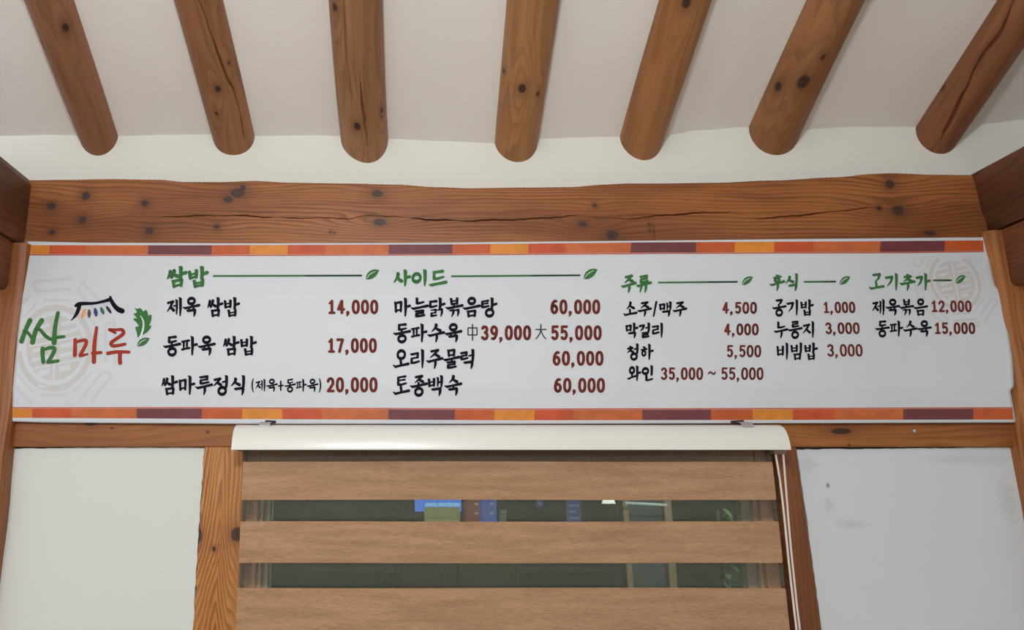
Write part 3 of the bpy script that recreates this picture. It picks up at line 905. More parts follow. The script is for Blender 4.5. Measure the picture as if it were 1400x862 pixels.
def syllable(ch):
    c = ord(ch) - 0xAC00; L, V_, T = CHO[c // 588], JUNG[(c % 588) // 28], JONG[c % 28]
    S = []
    fin = T != ''
    if V_ in 'ㅏㅓㅣㅐㅔ':
        w2 = V_ in 'ㅐㅔ'
        cx = .46 if w2 else (.50 if V_ == 'ㅏ' else (.48 if V_ == 'ㅓ' else .58))
        if L in 'ㅆ': cx += .06
        box = (.02, .13, cx, .52) if fin else (.02, .18, cx, .74)
        if L in 'ㅊㅎ': box = (box[0], box[1] + .04, box[2], box[3] + .02)
        S += put(L, box)
        vb = .60 if fin else 1.0
        if V_ == 'ㅏ': S += [Vv(.72, .0, vb, 1.05, .6 if not fin else .9), ([(.74, .40 if fin else .50, .8), (.98, .34 if fin else .45, 1.0)], 0)]
        if V_ == 'ㅣ': S += [Vv(.82, .0, vb, 1.05, .5 if not fin else .9)]
        if V_ == 'ㅓ': S += [Vv(.84, .0, vb, 1.05, .5 if not fin else .9), ([(.58, .34 if fin else .5, .6), (.80, .30 if fin else .44, .8)], 0)]
        if V_ == 'ㅐ': S += [Vv(.64, .08, vb - .06, .8, .6), Vv(.88, .0, vb, 1.0, .6), ([(.64, .34 if fin else .46, .7), (.86, .32 if fin else .44, .7)], 0)]
        if V_ == 'ㅔ': S += [Vv(.66, .10, vb - .10, .85, .55), Vv(.90, .0, vb, 1.0, .5), ([(.44, .46, .5), (.62, .42, .7)], 0)]
        if fin:
            fb = (.26, .66, .84, 1.0)
            if T == 'ㄱ': fb = (.24, .66, .86, 1.02)
            if T == 'ㅇ': fb = (.28, .60, .84, 1.02)
            if T == 'ㄺ': fb = (.12, .64, .86, 1.0)
            if T == 'ㄴ': fb = (.30, .60, .88, 1.0)
            S += put('ㄱf' if T == 'ㄱ' else T, fb)
    elif V_ == 'ㅘ':
        S += put(L, (.10, .06, .52, .48)); S += [([(.31, .50, .8), (.31, .70, .8)], 0), H(-.04, .82, .62, .68, .9), Vv(.74, .0, 1.0, 1.05, .5), ([(.75, .50, .8), (.98, .46, 1.0)], 0)]
    else:
        up = V_ in 'ㅗ'
        if not fin:
            box = (.22, .02, .80, .50 if up else .42)
            if V_ == 'ㅡ': box = (.18, .04, .84, .60)
            if L in 'ㅊㅎ': box = (box[0], .10, box[2], box[3] + .06)
            S += put(L, box)
            if V_ == 'ㅗ': S += [([(.46, .54, .9), (.50, .80, .9)], 0), ([(-.02, .82, .4), (.12, .92, .95), (.5, .86, .85), (.98, .80, 1.05)], 0)]
            if V_ == 'ㅜ': S += [([(-.03, .58, .4), (.12, .64, .95), (.5, .58, .85), (1.0, .50, 1.05)], 0), ([(.56, .60, .95), (.56, .80, .95), (.50, 1.02, .5)], 0)]
            if V_ == 'ㅠ': S += [([(-.03, .54, .4), (.12, .60, .95), (.5, .54, .85), (1.0, .48, 1.05)], 0), ([(.36, .60, .85), (.24, .98, .45)], 0), ([(.66, .58, .95), (.66, .80, .95), (.60, 1.02, .5)], 0)]
            if V_ == 'ㅡ': S += [([(-.03, .88, .4), (.12, .92, .95), (.5, .86, .85), (1.0, .80, 1.05)], 0)]
        else:
            box = (.26, .0, .78, .34) if V_ != 'ㅡ' else (.27, -.02, .77, .32)
            if L in 'ㅊㅎ': box = (.26, .07, .78, .36)
            S += put(L, box)
            yb = .50 if V_ != 'ㅡ' else .52
            S += [([(-.03, yb - .01, .4), (.12, yb + .05, .95), (.5, yb, .85), (1.02, yb - .07, 1.05)], 0)]
            if V_ == 'ㅗ': S += [([(.50, .36, .8), (.50, yb, .8)], 0)]
            if V_ == 'ㅜ': S += [([(.54, yb, .8), (.54, yb + .12, .75)], 0)]
            if V_ == 'ㅠ': S += [([(.38, yb, .75), (.34, yb + .16, .6)], 0), ([(.66, yb, .75), (.66, yb + .14, .75)], 0)]
            fb = (.22, .66, .82, 1.0) if V_ != 'ㅡ' else (.22, .70, .82, 1.02)
            if T == 'ㅇ': fb = (.24, .62, .80, 1.03)
            S += put('ㄱf' if T == 'ㄱ' else T, fb)
    return S


def arc(cx, cy, rx, ry, a0, a1, n=8, w_=1.0):
    return [(cx + rx * cos(radians(a0 + (a1 - a0) * k / n)), cy + ry * sin(radians(a0 + (a1 - a0) * k / n)), w_) for k in range(n + 1)]


def sup(n=22):   # narrow upright oval
    o_ = []
    for k in range(n):
        a = 2 * pi * k / n; c_, s_ = cos(a), sin(a)
        o_.append((.5 + .5 * (abs(c_) ** .8) * (1 if c_ > 0 else -1), .5 + .5 * (abs(s_) ** .9) * (1 if s_ > 0 else -1), 1.0))
    return o_


SIX = [([(.86, .03, .9), (.55, .02, 1.0), (.22, .2, 1.0), (.04, .48, 1.0), (.02, .72, 1.0)], 1), (arc(.5, .70, .47, .30, 0, 345, 14), 2)]
DG = {
    '0': [(sup(), 2)],
    '1': [([(.08, .20, .7), (.52, .02, 1.0)], 0), ([(.54, .0, 1.0), (.54, 1.0, 1.0)], 0), ([(.10, 1.0, .9), (.98, 1.0, .9)], 0)],
    '2': [(arc(.47, .27, .46, .27, 190, 370, 8) + [(.86, .48, 1.0), (.40, .78, 1.0), (.04, 1.0, 1.0)], 0), ([(.04, 1.0, .95), (1.0, 1.0, .95)], 0)],
    '3': [(arc(.45, .24, .45, .24, 205, 440, 9), 0), (arc(.45, .74, .50, .27, -80, 150, 10), 0)],
    '4': [([(.62, .0, .95), (.0, .70, .9), (1.06, .70, .9)], 0), ([(.68, .0, 1.0), (.68, 1.0, 1.0)], 0)],
    '5': [([(.96, .0, .95), (.14, .0, .95), (.10, .42, .9)], 0), (arc(.46, .68, .48, .32, 225, 500, 11), 0)],
    '6': SIX, '9': [([(1 - x, 1 - y, w_) for x, y, w_ in pts], md) for pts, md in SIX],
    '7': [([(.0, .02, 1.0), (.98, .02, 1.0), (.62, .5, 1.0), (.36, 1.0, 1.0)], 0)],
    ',': [([(.45, .98, 1.25), (.50, 1.08, 1.0), (.22, 1.28, .4)], 0)],
    '~': [([(0, .56, .7), (.25, .42, .9), (.55, .52, .9), (.8, .58, .9), (1, .42, .7)], 1)],
}
MISC = {
    '/': ([([(.75, .05, .9), (.25, .95, .7)], 0)], .5), '(': ([([(.75, .0, .5), (.45, .3, .8), (.45, .7, .8), (.75, 1.0, .5)], 1)], .42),
    ')': ([([(.25, .0, .5), (.55, .3, .8), (.55, .7, .8), (.25, 1.0, .5)], 1)], .42), '+': ([([(.1, .55, .9), (.9, .5, .9)], 0), ([(.5, .2, .9), (.5, .85, .9)], 0)], .62),
    '中': ([([(.05, .22, .7), (.95, .22, .7), (.95, .66, .7), (.05, .66, .7), (.05, .22, .7)], 0), ([(.5, .0, .75), (.5, 1.0, .75)], 0)], 1.0),
    '大': ([([(.02, .34, .7), (.98, .34, .7)], 0), ([(.5, .0, .7), (.48, .4, .7), (.3, .75, .65), (.02, .98, .6)], 1), ([(.5, .4, .7), (.7, .75, .65), (.98, .98, .6)], 1)], 1.0),
}


def emit(ink, S, x, y, w_, h, W, slant=0.0, sh=0.0):
    for pts, md in S:
        P = [(x + px * w_ + (py - .5) * h * -sh, y + (py - slant * (px - .5)) * h, W * k) for px, py, k in pts]
        if md == 2: ink.chain(P, True)
        elif md == 1: ink.curve(P, 4)
        else: ink.chain(P)


def letters(s, x0, x1, y0, y1, W, mat, name='menu_text', label=None, drop=0.0, slant=.05):
    """hangul line between x0 and x1; drop = extra px downwards at its right end"""
    adv = []
    for ch in s:
        adv.append(.42 if ch == ' ' else MISC[ch][1] if ch in MISC else 1.0)
    k = (x1 - x0) / sum(adv); ink = Ink(); x = x0
    for ch, a in zip(s, adv):
        dy = drop * (x - x0) / (x1 - x0)
        if ch in MISC: emit(ink, MISC[ch][0], x + k * a * .12, y0 + dy, k * a * .76, y1 - y0, W)
        elif ch != ' ': emit(ink, syllable(ch), x + k * .05, y0 + dy + W * .4, k * .90, y1 - y0 - W * .8, W, slant)
        x += k * a
    return ink.build(name, mat, label=label)


def number(s, x0, x1, y0, y1, W=4.0, mat=None, lean=0.0):
    adv = [.62 if ch == ',' else 1.0 for ch in s]
    k = (x1 - x0 + .10 * 11) / sum(adv); ink = Ink(); x = x0
    for ch, a in zip(s, adv):
        g = k * a
        if ch == ',': emit(ink, DG[','], x + g * .05, y0 + W / 2, g * .7, y1 - y0 - W, W)
        else: emit(ink, DG[ch], x + W / 2 + k * .03, y0 + W / 2, g * .90 - W, y1 - y0 - W, W, 0, lean)
        x += g
    return ink.build('price_text', mat or M['maroon'])


GR, BK = M['green'], M['black']
WT = 4.0
# first column
letters('쌈밥', 227, 285, 364, 394, 5.2, GR, 'heading_text', 'bold green brush heading', slant=.16)
letters('제육 쌈밥', 227, 328, 406, 434, WT, BK); letters('동파육 쌈밥', 223, 351, 459, 487, WT, BK); letters('쌈마루정식', 219.5, 338, 513, 541, WT, BK)
letters('(제육+동파육)', 342, 441, 518, 536.5, 2.5, BK)
number('14,000', 447.5, 517, 410, 430); number('17,000', 447, 515, 462.5, 483); number('20,000', 446, 516, 516, 537)
# second column
letters('사이드', 537, 611, 368, 393, 4.6, GR, 'heading_text', 'bold green brush heading', slant=.08)
letters('마늘닭볶음탕', 538, 680, 406.5, 434, WT, BK); letters('동파수육', 537.5, 631, 442, 469, WT, BK)
letters('오리주물럭', 537, 651, 477, 505, WT, BK); letters('토종백숙', 537, 631, 513, 542, WT, BK)
letters('中', 637, 655, 444, 465.5, 2.4, M['grey_ink']); letters('大', 730, 749, 444, 464, 2.4, M['grey_ink'])
number('60,000', 752, 820.5, 409.7, 430); number('39,000', 657, 726, 445, 465.7); number('55,000', 752.6, 822.5, 445, 465.7)
number('60,000', 755, 825, 480, 500.5); number('60,000', 756.7, 827, 517, 537.5)
# third column
letters('주류', 849, 890.5, 375.5, 401, 4.1, GR, 'heading_text', 'bold green brush heading', slant=.1)
letters('소주/맥주', 852, 939, 412, 433.5, 3.4, BK); letters('막걸리', 854.5, 908.5, 441, 463, 3.4, BK)
letters('청하', 856.5, 893.5, 469.6, 493, 3.4, BK); letters('와인', 858, 895, 499.5, 522.4, 3.4, BK)
number('4,500', 987, 1034.6, 413, 429.5, 3.1); number('4,000', 989.5, 1037, 442.5, 459, 3.1); number('5,500', 993, 1040.4, 472, 489, 2.9)
number('35,000', 903, 961, 502.6, 520, 3.1); number('55,000', 985.5, 1043.5, 502.6, 520, 2.9)
ink = Ink(); emit(ink, DG['~'], 968.5, 502, 9.5, 17, 2.6); ink.build('price_text', M['maroon'])
# fourth column
letters('후식', 1052, 1093.5, 374, 398.5, 3.7, GR, 'heading_text', 'bold green brush heading', slant=.1)
letters('공기밥', 1055.5, 1112.5, 409, 432.5, 3.3, BK, slant=.02); letters('누룽지', 1058, 1115.5, 438.7, 463, 3.3, BK, slant=.02); letters('비빔밥', 1061, 1118, 468, 493, 3.3, BK, slant=.02)
number('1,000', 1125, 1169, 412.7, 428.6, 2.9, lean=-.06); number('3,000', 1128, 1175, 441, 457.2, 2.9, lean=-.06); number('3,000', 1130.5, 1179, 470.7, 488, 2.9, lean=-.06)
# fifth column
letters('고기추가', 1188, 1272, 373, 398, 3.8, GR, 'heading_text', 'bold green brush heading', slant=.02)
letters('제육볶음', 1191.5, 1268, 408.5, 432, 3.2, BK, slant=0.0); letters('동파수육', 1196.5, 1273, 438, 461, 3.2, BK, slant=0.0)
number('12,000', 1272.5, 1328, 411, 427.2, 3.0, lean=-.05); number('15,000', 1277, 1333, 441, 457.2, 3.0, lean=-.05)

# heading lines and the little leaves that end them
for (a, b, va, vb) in ((292, 494, 377.6, 377.0), (617.7, 792.5, 378, 376.6), (900.5, 1007.6, 386.6, 385.6), (1100, 1142, 385.6, 385.3), (1276.6, 1300, 383.6, 383.4)):
    i1 = Ink(); n = 12; mid = .62
    i1.chain([(a + (b - a) * mid * k / n, va + (vb - va) * mid * k / n, 2.5) for k in range(n + 1)]); i1.build('heading_line', GR)
    i2 = Ink(); i2.chain([(a + (b - a) * (mid + (1 - mid) * k / n), va + (vb - va) * (mid + (1 - mid) * k / n), 2.4) for k in range(n + 1)]); i2.build('heading_line', M['green_dark'])


def leaf(x0, y0, x1, y1, parent=broot, mat=None):
    """from the stem end (x0, y1) to the tip (x1, y0)"""
    W_, H_ = x1 - x0, y1 - y0
    out = [(.0, .98), (.02, .70), (.10, .45), (.25, .22), (.45, .08), (.70, .02), (1.0, .12), (.92, .25), (.84, .48), (.70, .72), (.50, .90), (.25, 1.0)]
    i_ = Ink(); i_.poly([(x0 + a * W_, y0 + b * H_) for a, b in out]); o = i_.build('leaf_print', mat or M['green'], parent)
    v_ = Ink(); v_.k = 20
    v_.curve([(x0 + a * W_, y0 + b * H_, k) for a, b, k in ((.06, .90, .4), (.30, .50, .9), (.70, .22, .5))], 4); v_.build('vein_print', M['white_print'], o)


leaf(500, 368, 519, 382.5); leaf(798, 367, 817.5, 382); leaf(1014.5, 377.6, 1030, 390); leaf(1148, 377.4, 1163, 389.6); leaf(1306.5, 376, 1320.5, 388)

# emblem at the left end
def strokes(name, mat, L, label=None):
    i_ = Ink()
    for pts in L: i_.curve([(a_, b_, c_ * 1.12) for a_, b_, c_ in pts], 5)
    return i_.build(name, mat, label=label)


strokes('emblem_lettering', M['green'], [
    [(41, 438.5, 6.2), (35.2, 451, 5.2), (29.4, 467, 6.0)], [(32, 452.5, 2.5), (36.6, 453.6, 3.6), (44, 463, 4.4)],
    [(57, 438.5, 6.2), (49.3, 451.5, 5.6), (44.4, 468.5, 6.2)], [(47.4, 450.2, 2.5), (54.4, 451, 4), (62, 459.5, 4.6), (69.5, 464.4, 4.2)],
    [(79.3, 428, 4.6), (75.2, 448.5, 5.4), (74, 469, 6.4)], [(71, 463.4, 3.4), (79, 461.6, 4.2), (87.6, 460.6, 3.6)],
    [(58.3, 477, 5.6), (58.2, 486, 5.2), (59.2, 495.5, 5.0)], [(60, 478.4, 4), (68, 475.8, 4.6), (74.4, 476.8, 5.2), (72.4, 484.4, 5.0), (66, 494, 4.2)],
    [(65.3, 495.5, 4.4), (72, 494.8, 4.4), (79.6, 493.8, 3.8)]], 'large green brush syllable of the shop emblem')
strokes('emblem_lettering', M['brick'], [
    [(102.8, 465, 4.6), (102.6, 476, 4.8), (102.3, 486, 5.2)], [(104.5, 467.8, 3.8), (111, 466, 4), (117.2, 465.8, 4.6), (117, 472, 4.6), (109.6, 486, 4.4)],
    [(109.6, 486.6, 4.2), (114, 486, 3.6), (119.6, 484.4, 2.6)], [(132.1, 448.4, 4.0), (129.2, 470, 5.0), (128.3, 495, 5.6)], [(126.4, 483.2, 4), (132, 482.8, 4), (137.8, 482.4, 4.2)],
    [(158, 455.6, 2.8), (153, 453.0, 3.4), (149.4, 450.8, 3.2), (158, 451.4, 3.6), (166.5, 451.1, 4), (168.6, 456.4, 4.6), (160, 463, 4.4), (152, 469, 4.6), (154, 473.2, 4.4), (162, 472.6, 4), (171, 470.8, 3.6)],
    [(147.4, 483.4, 4.6), (161.4, 481.4, 4.2), (176.4, 481.8, 3.8)], [(164.2, 483, 5.4), (163.8, 490, 4.8), (164.2, 496.6, 5.2)]], 'brick-red brush syllables of the shop emblem')
strokes('emblem_roof', M['black'], [
    [(103.4, 418.6, 3.4), (109, 415.6, 4.6), (128.3, 415.0, 3.4), (142, 412.2, 3.6), (151, 409.6, 5.0)], [(108.6, 417.5, 4.8), (106.6, 425, 4.8), (103.4, 431.4, 3.6), (97, 438.8, .8)],
    [(150.8, 406, 2.6), (152, 411, 4.6), (157, 419, 5.4), (162, 423.4, 6.2), (166.8, 425.4, 6.6)]], 'dark curved tiled-roof outline of the emblem')
for nm, c_, a, b, k in (('orange', (236, 160, 104), (115.8, 424.2), (112.2, 434.4), 5.0), ('brown', (92, 66, 66), (121.9, 424.6), (121.9, 433.4), 4.6), ('blue', (48, 66, 150), (130.2, 423), (131.4, 431.6), 5.0),
                        ('teal', (36, 112, 84), (138.2, 421.6), (141.4, 428.8), 4.6), ('navy', (34, 38, 62), (146, 419.8), (151.4, 427.8), 4.0)):
    M['r_' + nm] = plain(nm + '_rafter_print', srgb(*c_), .5)
    strokes('emblem_rafter', M['r_' + nm], [[(a[0], a[1], k * .6), ((a[0] + b[0]) / 2, (a[1] + b[1]) / 2, k), (b[0], b[1], k * .6)]], nm + ' rafter dash')
i_ = Ink()
pl = [(735, 205), (762, 216), (795, 206), (815, 222), (832, 247), (845, 232), (866, 228), (880, 262), (884, 290), (905, 276), (920, 284), (918, 330), (905, 372), (892, 394), (920, 398), (905, 430), (870, 470), (815, 500),
      (790, 505), (772, 530), (762, 480), (742, 412), (782, 402), (760, 365), (720, 328), (735, 316), (766, 318), (742, 292), (722, 266), (752, 262), (762, 250)]
i_.poly([(90 + x / 7.84, 395 + y / 7.84) for x, y in pl]); o = i_.build('emblem_leaf', M['green'], label='jagged green leaf of the emblem')
i_ = Ink(); i_.k = 20; i_.curve([(90 + x / 7.84, 395 + y / 7.84, k) for x, y, k in ((800, 290, .8), (830, 350, 2.2), (828, 430, 2.4), (800, 520, 2.6))], 5); i_.build('vein_print', M['white_print'], o)
leaf(187.5, 461.5, 205, 474)


# pale round ornament with a latticed character, printed behind the emblem and at the right end
def ornament(cx, cy, rx, ry, sk, clip_u, label):
    off = PRINT * .6
    def P(a, b): return (cx + a * rx + sk * b * ry, cy + b * ry)
    def okp(u, v): return lerp_path(B_L, v) + 1 < u < lerp_path(B_R, v) - 1 and 350.8 < v < 556.5
    class Q(Ink):
        def ringg(s, r0, r1, n=72, o_=off):
            for k in range(n):
                a0, a1 = 2 * pi * k / n, 2 * pi * (k + 1) / n
                c4 = [P(r0 * cos(a0), r0 * sin(a0)), P(r1 * cos(a0), r1 * sin(a0)), P(r1 * cos(a1), r1 * sin(a1)), P(r0 * cos(a1), r0 * sin(a1))]
                if all(okp(*c) for c in c4): s.poly(c4, o_)
        def bar(s, x0, y0, x1, y1, w_, o_=off):
            L = sqrt((x1 - x0) ** 2 + (y1 - y0) ** 2); nx_, ny_ = -(y1 - y0) / L * w_ / 2, (x1 - x0) / L * w_ / 2
            n = max(1, int(L / .12))
            for k in range(n):
                a, b = k / n, (k + 1) / n
                c4 = [P(x0 + (x1 - x0) * a + nx_, y0 + (y1 - y0) * a + ny_), P(x0 + (x1 - x0) * a - nx_, y0 + (y1 - y0) * a - ny_),
                      P(x0 + (x1 - x0) * b - nx_, y0 + (y1 - y0) * b - ny_), P(x0 + (x1 - x0) * b + nx_, y0 + (y1 - y0) * b + ny_)]
                if all(okp(*c) for c in c4): s.poly(c4, o_)
    q = Q(); q.ringg(.90, 1.04)
    # disc filled grey, cut by light bars
    for k in range(10): q.ringg(.078 * k, .078 * (k + 1), 48)
    root_ = q.build('ornament_print', M['ornament'], label=label)
    l = Q(); o2 = PRINT * .9
    l.bar(.0, -.70, .0, .78, .07, o2)
    for y in (-.52, -.30, .02, .24):
        l.bar(-.62, y + .06, -.16, y - .03, .09, o2); l.bar(.14, y - .05, .62, y - .15, .09, o2)
    for y in (-.14, .42): l.bar(-.70, y + .1, -.10, y, .05, o2); l.bar(.10, y - .04, .70, y - .14, .05, o2)
    l.bar(-.42, .62, -.12, .56, .14, o2); l.bar(.14, .52, .44, .44, .14, o2)
    l.build('lattice_print', M['banner'], root_)
    g = Q()
    for (r, w_) in ((1.20, .07), (1.46, .08), (1.72, .08)):
        for k in range(8):
            a0, a1 = radians(22.5 + 45 * k + (5 if r < 1.3 else 0)), radians(22.5 + 45 * (k + 1) - (5 if r < 1.3 else 8))
            g.bar(r * cos(a0), r * sin(a0), r * cos(a1), r * sin(a1), w_, off)
    for k in range(8):
        a = radians(22.5 + 45 * k); g.bar(1.46 * cos(a), 1.46 * sin(a), 1.72 * cos(a), 1.72 * sin(a), .08, off)
    g.build('fret_print', M['ornament_line'], root_)


ornament(75, 476, 50, 57, -.04, 0, 'pale grey round lattice ornament behind the emblem')
ornament(1306, 386, 34, 37.5, .18, 0, 'pale grey round lattice ornament at the right end')

# ------------------------------------------------------------------ window
win = empty('window_1', ((WIN_X0 + WIN_X1) / 2, .05, WIN_Z0), None, None, kind='structure')
wf = wood('window_frame_wood', srgb(246, 188, 148), srgb(236, 176, 136), srgb(196, 138, 102), freq=80, wob=1.5, contrast=.4, seed=8.2)
GX0, GX1 = at(372, 700, .05).x, at(1007, 700, .05).x
GZ1 = at(700, 634, .05).z; GZ0 = .95
for (x0, x1) in ((WIN_X0 - .0, GX0 - .026), (GX1 + .034, WIN_X1)):
    MB().box(x0, x1, -.01, .10, WIN_Z0, WIN_Z1, 'z').build('frame', wf, win, bevel=.002)
MB().box(WIN_X0, WIN_X1, .0, .10, GZ1 + .0, WIN_Z1, 'x').build('frame', wf, win)
MB().box(WIN_X0, WIN_X1, .0, .10, WIN_Z0, GZ0 - .02, 'x').build('frame', wf, win)
bead = plain('sash_grey', srgb(214, 204, 184), .5); lbead = plain('sash_light_bead', srgb(240, 200, 156), .5)
MB().box(GX0 - .026, GX0 - .016, .004, .06, GZ0 - .02, GZ1).build('bead', lbead, win)
MB().box(GX1 + .024, GX1 + .034, .004, .06, GZ0 - .02, GZ1).build('bead', lbead, win)
MB().box(GX0 - .016, GX0, .02, .07, GZ0 - .02, GZ1).build('sash', bead, win)
MB().box(GX1, GX1 + .024, .02, .07, GZ0 - .02, GZ1).build('sash', bead, win)
MB().box(GX0 - .016, GX1 + .024, .02, .07, GZ0 - .02, GZ0).build('sash', bead, win)
t = NT('window_glass')
gl = t.n('ShaderNodeBsdfGlossy'); gl.inputs['Roughness'].default_value = .02; gl.inputs['Color'].default_value = (.9, .95, .93, 1)
tr = t.n('ShaderNodeBsdfTransparent'); tr.inputs['Color'].default_value = (.86, .93, .90, 1)
ms = t.n('ShaderNodeMixShader'); fz = t.n('ShaderNodeFresnel'); fz.inputs[0].default_value = 1.45
t.t.links.new(fz.outputs[0], ms.inputs[0]); t.t.links.new(tr.outputs[0], ms.inputs[1]); t.t.links.new(gl.outputs[0], ms.inputs[2]); t.t.links.new(ms.outputs[0], t.out.inputs['Surface'])
M['glass'] = t.m
MB().box(GX0, GX1, .048, .052, GZ0, GZ1).build('pane', M['glass'], win)

# ------------------------------------------------------------------ roller blind
FY, BKY = -.125, -.103
bxL, bxR = at(332, 640, FY).x, at(1056, 640, FY).x
bl = empty('roller_blind', ((bxL + bxR) / 2, -.08, at(700, 615, -.163).z), 'tan zebra roller blind with white headbox hanging in front of the window', 'blind')
zb_ = at(700, 615.5, -.165).z; zt_ = at(700, 581.5, -.11).z; hh = zt_ - zb_
hx0, hx1 = at(316.5, 615, -.163).x, at(1081, 615, -.163).x
prof = [(-.066, hh * .98), (-.090, hh), (-.112, hh), (-.128, hh * .96), (-.142, hh * .86), (-.152, hh * .70), (-.159, hh * .50), (-.163, hh * .28), (-.165, hh * .08), (-.165, 0), (-.162, 0),
        (-.158, hh * .3), (-.146, hh * .72), (-.126, hh * .91), (-.10, hh * .94), (-.066, hh * .92)]
prof_s = [(p[0], p[1]) for p in cr([(a_, b_, 0) for a_, b_ in prof[:10]], 5)] + prof[10:]
V, Fc = [], []; n = len(prof_s)
for x in (hx0 + .004, hx1 - .004):
    for (y, z) in prof_s: V.append((x, y, zb_ + z))
for x in ():
    for (y, z) in prof: V.append((x, y, zb_ + z))
for k in range(n): a, b = k, (k + 1) % n; Fc.append((a, b, n + b, n + a))
hm = plain('headbox_white', srgb(232, 230, 224), .27, spec=.6)
mesh('headbox', V, Fc, hm, bl, smooth=True)
outer = prof[:10]
for (x0, x1) in ((hx0, hx0 + .005), (hx1 - .005, hx1)):
    V = [(x, y, zb_ + z) for x in (x0, x1) for (y, z) in outer + [(-.066, 0)]]; n = 11
    Fc = [tuple(range(n)), tuple(n + k for k in reversed(range(n)))] + [(k, (k + 1) % n, n + (k + 1) % n, n + k) for k in range(n)]
    mesh('end_cap', V, Fc, hm, bl)
MB().tube([(hx0 + .005, -.112, zb_ + hh * .5), (hx1 - .005, -.112, zb_ + hh * .5)], .015, 20).build('roller_tube', plain('roller_grey', srgb(120, 105, 92), .6), bl, smooth=True)
# clips that fix the headbox
for (u, c_) in ((363, 1), (1018, 1)):
    q = at(u, 578, -.125); w_ = .013 if u < 500 else .014
    zt2 = zt_ + .002
    P_ = [(-.075, zt2 + .004), (-.118, zt2 + .004), (-.132, zt2 + .001), (-.139, zt2 - .006), (-.1425, zt2 - .013)]
    V, Fc = [], []
    for x in (q.x - w_, q.x + w_):
        for (y, z) in P_: V.append((x, y, z))
    for x in (q.x - w_, q.x + w_):
        for (y, z) in P_: V.append((x, y - .0005, z + .0012))
    for k in range(4): Fc += [(k, k + 1, k + 6, k + 5), (10 + k, 15 + k, 16 + k, 11 + k)]
    Fc += [(0, 5, 15, 10), (4, 14, 19, 9), (0, 10, 11, 1), (1, 11, 12, 2), (2, 12, 13, 3), (3, 13, 14, 4), (5, 6, 16, 15), (6, 7, 17, 16), (7, 8, 18, 17), (8, 9, 19, 18)]
    mesh('clip', V, Fc, M['steel'], bl)
    MB().tube([(q.x + (.02 if u < 500 else -.022), -.10, zt2 + .006), (q.x, -.12, zt2 + .006)], .0035, 8).build('clip_lever', plain('clip_dark', srgb(70, 62, 60), .4, .6), bl)

t = NT('blind_fabric')
pos = t.n('ShaderNodeNewGeometry').outputs['Position']
a = t.noise(t.vec('MULTIPLY', pos, (45, 1, 900)), 1.0, 3, .65); b = t.noise(t.vec('MULTIPLY', pos, (420, 1, 420)), 1.0, 2, .5); c_ = t.noise(t.vec('MULTIPLY', pos, (5, 1, 60)), 1.0, 3, .5)
f_ = t.math('ADD', t.math('MULTIPLY', a, .6), t.math('ADD', t.math('MULTIPLY', b, .12), t.math('MULTIPLY', c_, .35)))
t.col(t.mix(t.rng(f_, .38, .70), srgb(156, 119, 90), srgb(192, 153, 121))); t.rough(.8); t.b.inputs['Specular IOR Level'].default_value = .15
t.bump(a, .15, .001)
M['fabric'] = t.m
t = NT('blind_sheer')
pos = t.n('ShaderNodeNewGeometry').outputs['Position']
df = t.n('ShaderNodeBsdfDiffuse'); df.inputs[0].default_value = srgb(122, 123, 112)
tl = t.n('ShaderNodeBsdfTransparent'); tl.inputs['Color'].default_value = (.97, .96, .94, 1)
wv = t.noise(t.vec('MULTIPLY', pos, (900, 1, 60)), 1.0, 2, .5)
ms = t.n('ShaderNodeMixShader'); t.set(ms.inputs[0], t.rng(wv, .3, .7, .16, .34))
t.t.links.new(tl.outputs[0], ms.inputs[1]); t.t.links.new(df.outputs[0], ms.inputs[2]); t.t.links.new(ms.outputs[0], t.out.inputs['Surface'])
M['sheer'] = t.m
EDG = [615, 631.5, 684, 713.5, 770.5, 804.5, 866, 900, 968, 1000, 1075]
for lay, (Y, xa, xb, dz) in enumerate(((FY, bxL, bxR, 0), (BKY, bxL - .004, bxR + .012, .003))):
    for k in range(len(EDG) - 1):
        v0 = EDG[k] if k else 606
        ztop, zbot = at(700, v0, FY).z + (dz if k else 0), at(700, EDG[k + 1], FY).z + dz
        if lay == 1 and k % 2 == 1: ztop -= .008
        op = k % 2 == 1
        th = .0007 if op else .0003
        mb = MB(); nn_ = 24; rws = 4 if op else 1
        V, Fc = [], []
        for s_ in (0, 1):
            for r in range(rws + 1):
                z = zbot + (ztop - zbot) * r / rws
                for i in range(nn_ + 1):
                    x = xa + (xb - xa) * i / nn_
                    y = Y + .0012 * sin(x * 5 + lay) + (th if s_ else 0)
                    V.append((x, y, z + .0006 * sin(x * 6 + k)))
            if not op: break
        st = (rws + 1) * (nn_ + 1)
        for r in range(rws):
            for i in range(nn_):
                a = r * (nn_ + 1) + i; Fc.append((a, a + 1, a + nn_ + 2, a + nn_ + 1))
                if op: Fc.append((st + a, st + a + nn_ + 1, st + a + nn_ + 2, st + a + 1))
        if op:
            ring = [i for i in range(nn_ + 1)] + [r * (nn_ + 1) + nn_ for r in range(1, rws + 1)] + [rws * (nn_ + 1) + i for i in range(nn_ - 1, -1, -1)] + [r * (nn_ + 1) for r in range(rws - 1, 0, -1)]
            for a, b in zip(ring, ring[1:] + ring[:1]): Fc.append((b, a, st + a, st + b))
        mesh('fabric_band' if op else 'sheer_band', V, Fc, M['fabric'] if op else M['sheer'], bl, smooth=False)
zl = at(700, 1075, FY).z
MB().box(bxL - .004, bxR + .012, FY - .006, BKY + .006, zl - .022, zl).build('bottom_rail', hm, bl, bevel=.003)
